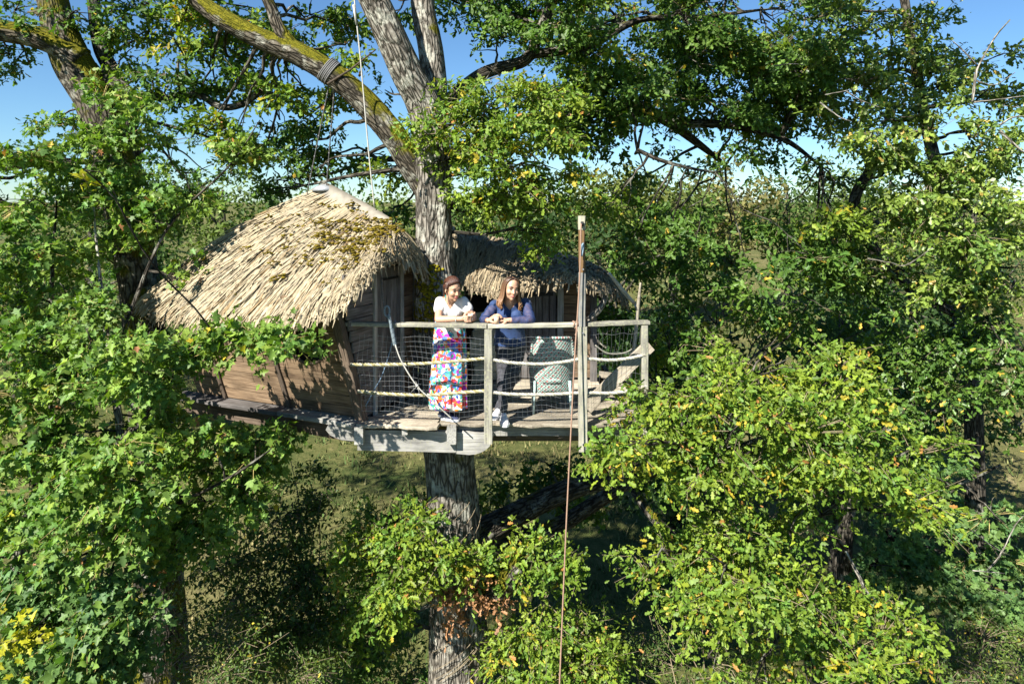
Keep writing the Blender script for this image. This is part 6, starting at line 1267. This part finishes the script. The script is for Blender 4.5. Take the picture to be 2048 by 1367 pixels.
for S_, E_ in ((S1, E1), (S2, E2)):                                # gathered puff at the shoulder
    mb.ball(S_+[0, 0, 0.005], (0.066, 0.066, 0.06), seg=14, rings=10)
    for k in range(7):
        a = k*0.9; mb.ball(S_+[0.05*math.cos(a), 0.05*math.sin(a)-0.01, 0.03*math.sin(a*1.7)], 0.022, seg=8, rings=6)
mb.tube([S1, nb+[0, 0.012, -0.018], S2], [0.06, 0.05, 0.06], 12)
top = remesh(mb, 0.008, 1)
cut(top, lambda p: (p[1] < 7.60 and p[2] > 7.225+1.1*abs(p[0]-cx2)) or (p[2] > 7.352 and abs(p[0]-nb[0]) < 0.08))
top.name = 'blouse'; link('blouse', top, p2, M['navy']); top.materials.clear(); top.materials.append(M['navy'])
for S_, E_, W_ in ((S1, E1, W1), (S2, E2, W2)):
    mb = MB(); Q = [S_+(E_-S_)*0.12, S_+(E_-S_)*0.5, E_+nrm(E_-S_)*0.004, E_+(W_-E_)*0.45, E_+(W_-E_)*0.88]
    ph = rng.random(4)*6
    mb.tube(Q, [0.060, 0.060, 0.052, 0.050, 0.038], 18, step=0.012, cap=False, disp=lambda th, S, rad: 1+0.06*np.sin(th[None]*3+S[:, None]*60+ph[0])+0.05*np.sin(S[:, None]*110+ph[1]+th[None]*2)); mb.build('sleeve', M['sheer'], p2, True)
mb = MB(); mb.loft(rings([((cx2, 7.77, 6.72), 0.172, 0.132), ((cx2, 7.76, 6.80), 0.176, 0.135), ((cx2, 7.75, 6.88), 0.168, 0.128), ((cx2, 7.74, 6.92), 0.155, 0.115)]))
for H_, K_, A_ in ((H1, K1, A1), (H2, K2, A2_)):
    chain(mb, [H_, (H_+K_)/2, K_], [0.106, 0.091, 0.068]); chain(mb, [K_, K_*0.65+A_*0.35, A_+(A_-K_)*0.03], [0.068, 0.067, 0.047])
    for k in range(6): t = rng.uniform(0.05, 0.95); c = K_+(A_-K_)*t; mb.tube([c+[rng.uniform(-0.05, 0.05), -0.045, 0], c+[rng.uniform(-0.05, 0.05), -0.05, rng.uniform(-0.02, 0.02)]], 0.014, 6)
jn = remesh(mb, 0.009, 1); jn.name = 'jeans'; link('jeans', jn, p2, M['jeans']); jn.materials.clear(); jn.materials.append(M['jeans'])
shoe(p2, (A1[0]-0.0, A1[1]+0.06, DZ), (A1[0]+0.02, A1[1]-0.20, DZ), M['shoe_white'], M['shoe_white'], 0.095, 0.048, 'sneaker')
shoe(p2, (A2_[0]+0.03, A2_[1]+0.05, DZ), (A2_[0]-0.07, A2_[1]-0.17, DZ), M['shoe_white'], M['shoe_white'], 0.095, 0.046, 'sneaker')
r_, f_, u_ = ax; g = lambda x, y, z: hc+HS*(r_*x+f_*y+u_*z)
paths = []
for k in range(230):
    q = -1 if random.random() < 0.52 else 1; a = random.uniform(0.02, 1.0)**0.85*math.pi*0.98          # 0 = front edge, pi = back
    ph = 0.95+(math.pi-0.95)*(a/math.pi); x, y = q*math.sin(ph), math.cos(ph)
    wv = random.uniform(0.9, 1.12); ln = random.uniform(0.10, 0.165); yb_ = 0.055*(1-a/math.pi)-0.06*(a/math.pi)
    paths.append([g(q*0.004, yb_, 0.117-0.3*abs(yb_)*0.3), g(x*0.050*wv, yb_*0.6+y*0.040, 0.100), g(x*0.080*wv, y*0.088-0.006, 0.045), g(x*0.088*wv, y*0.093-0.008, -0.02), g(x*0.094*wv, y*0.085-0.004+0.012*(a < 1), -0.09), g(x*(0.098+0.035*random.random()), y*0.075+0.025*(a < 1.2), -0.09-ln*0.45), g(x*(0.090+0.045*random.random()), y*0.07+0.035*(a < 1.2)+0.01, -0.07-ln*0.85)])
strands('hair', p2, paths, 0.0075, 0.003, (0.035, 0.018, 0.011), (0.25, 0.125, 0.052), 12)
cup('cup', 'beige paper cup standing on the rail in the hand of the woman in navy', (at(993, 640, 7.29)[0], 7.283, 7.1225), 0.023, 0.030, 0.082, M['paper_cup'], 'cups held by the women')
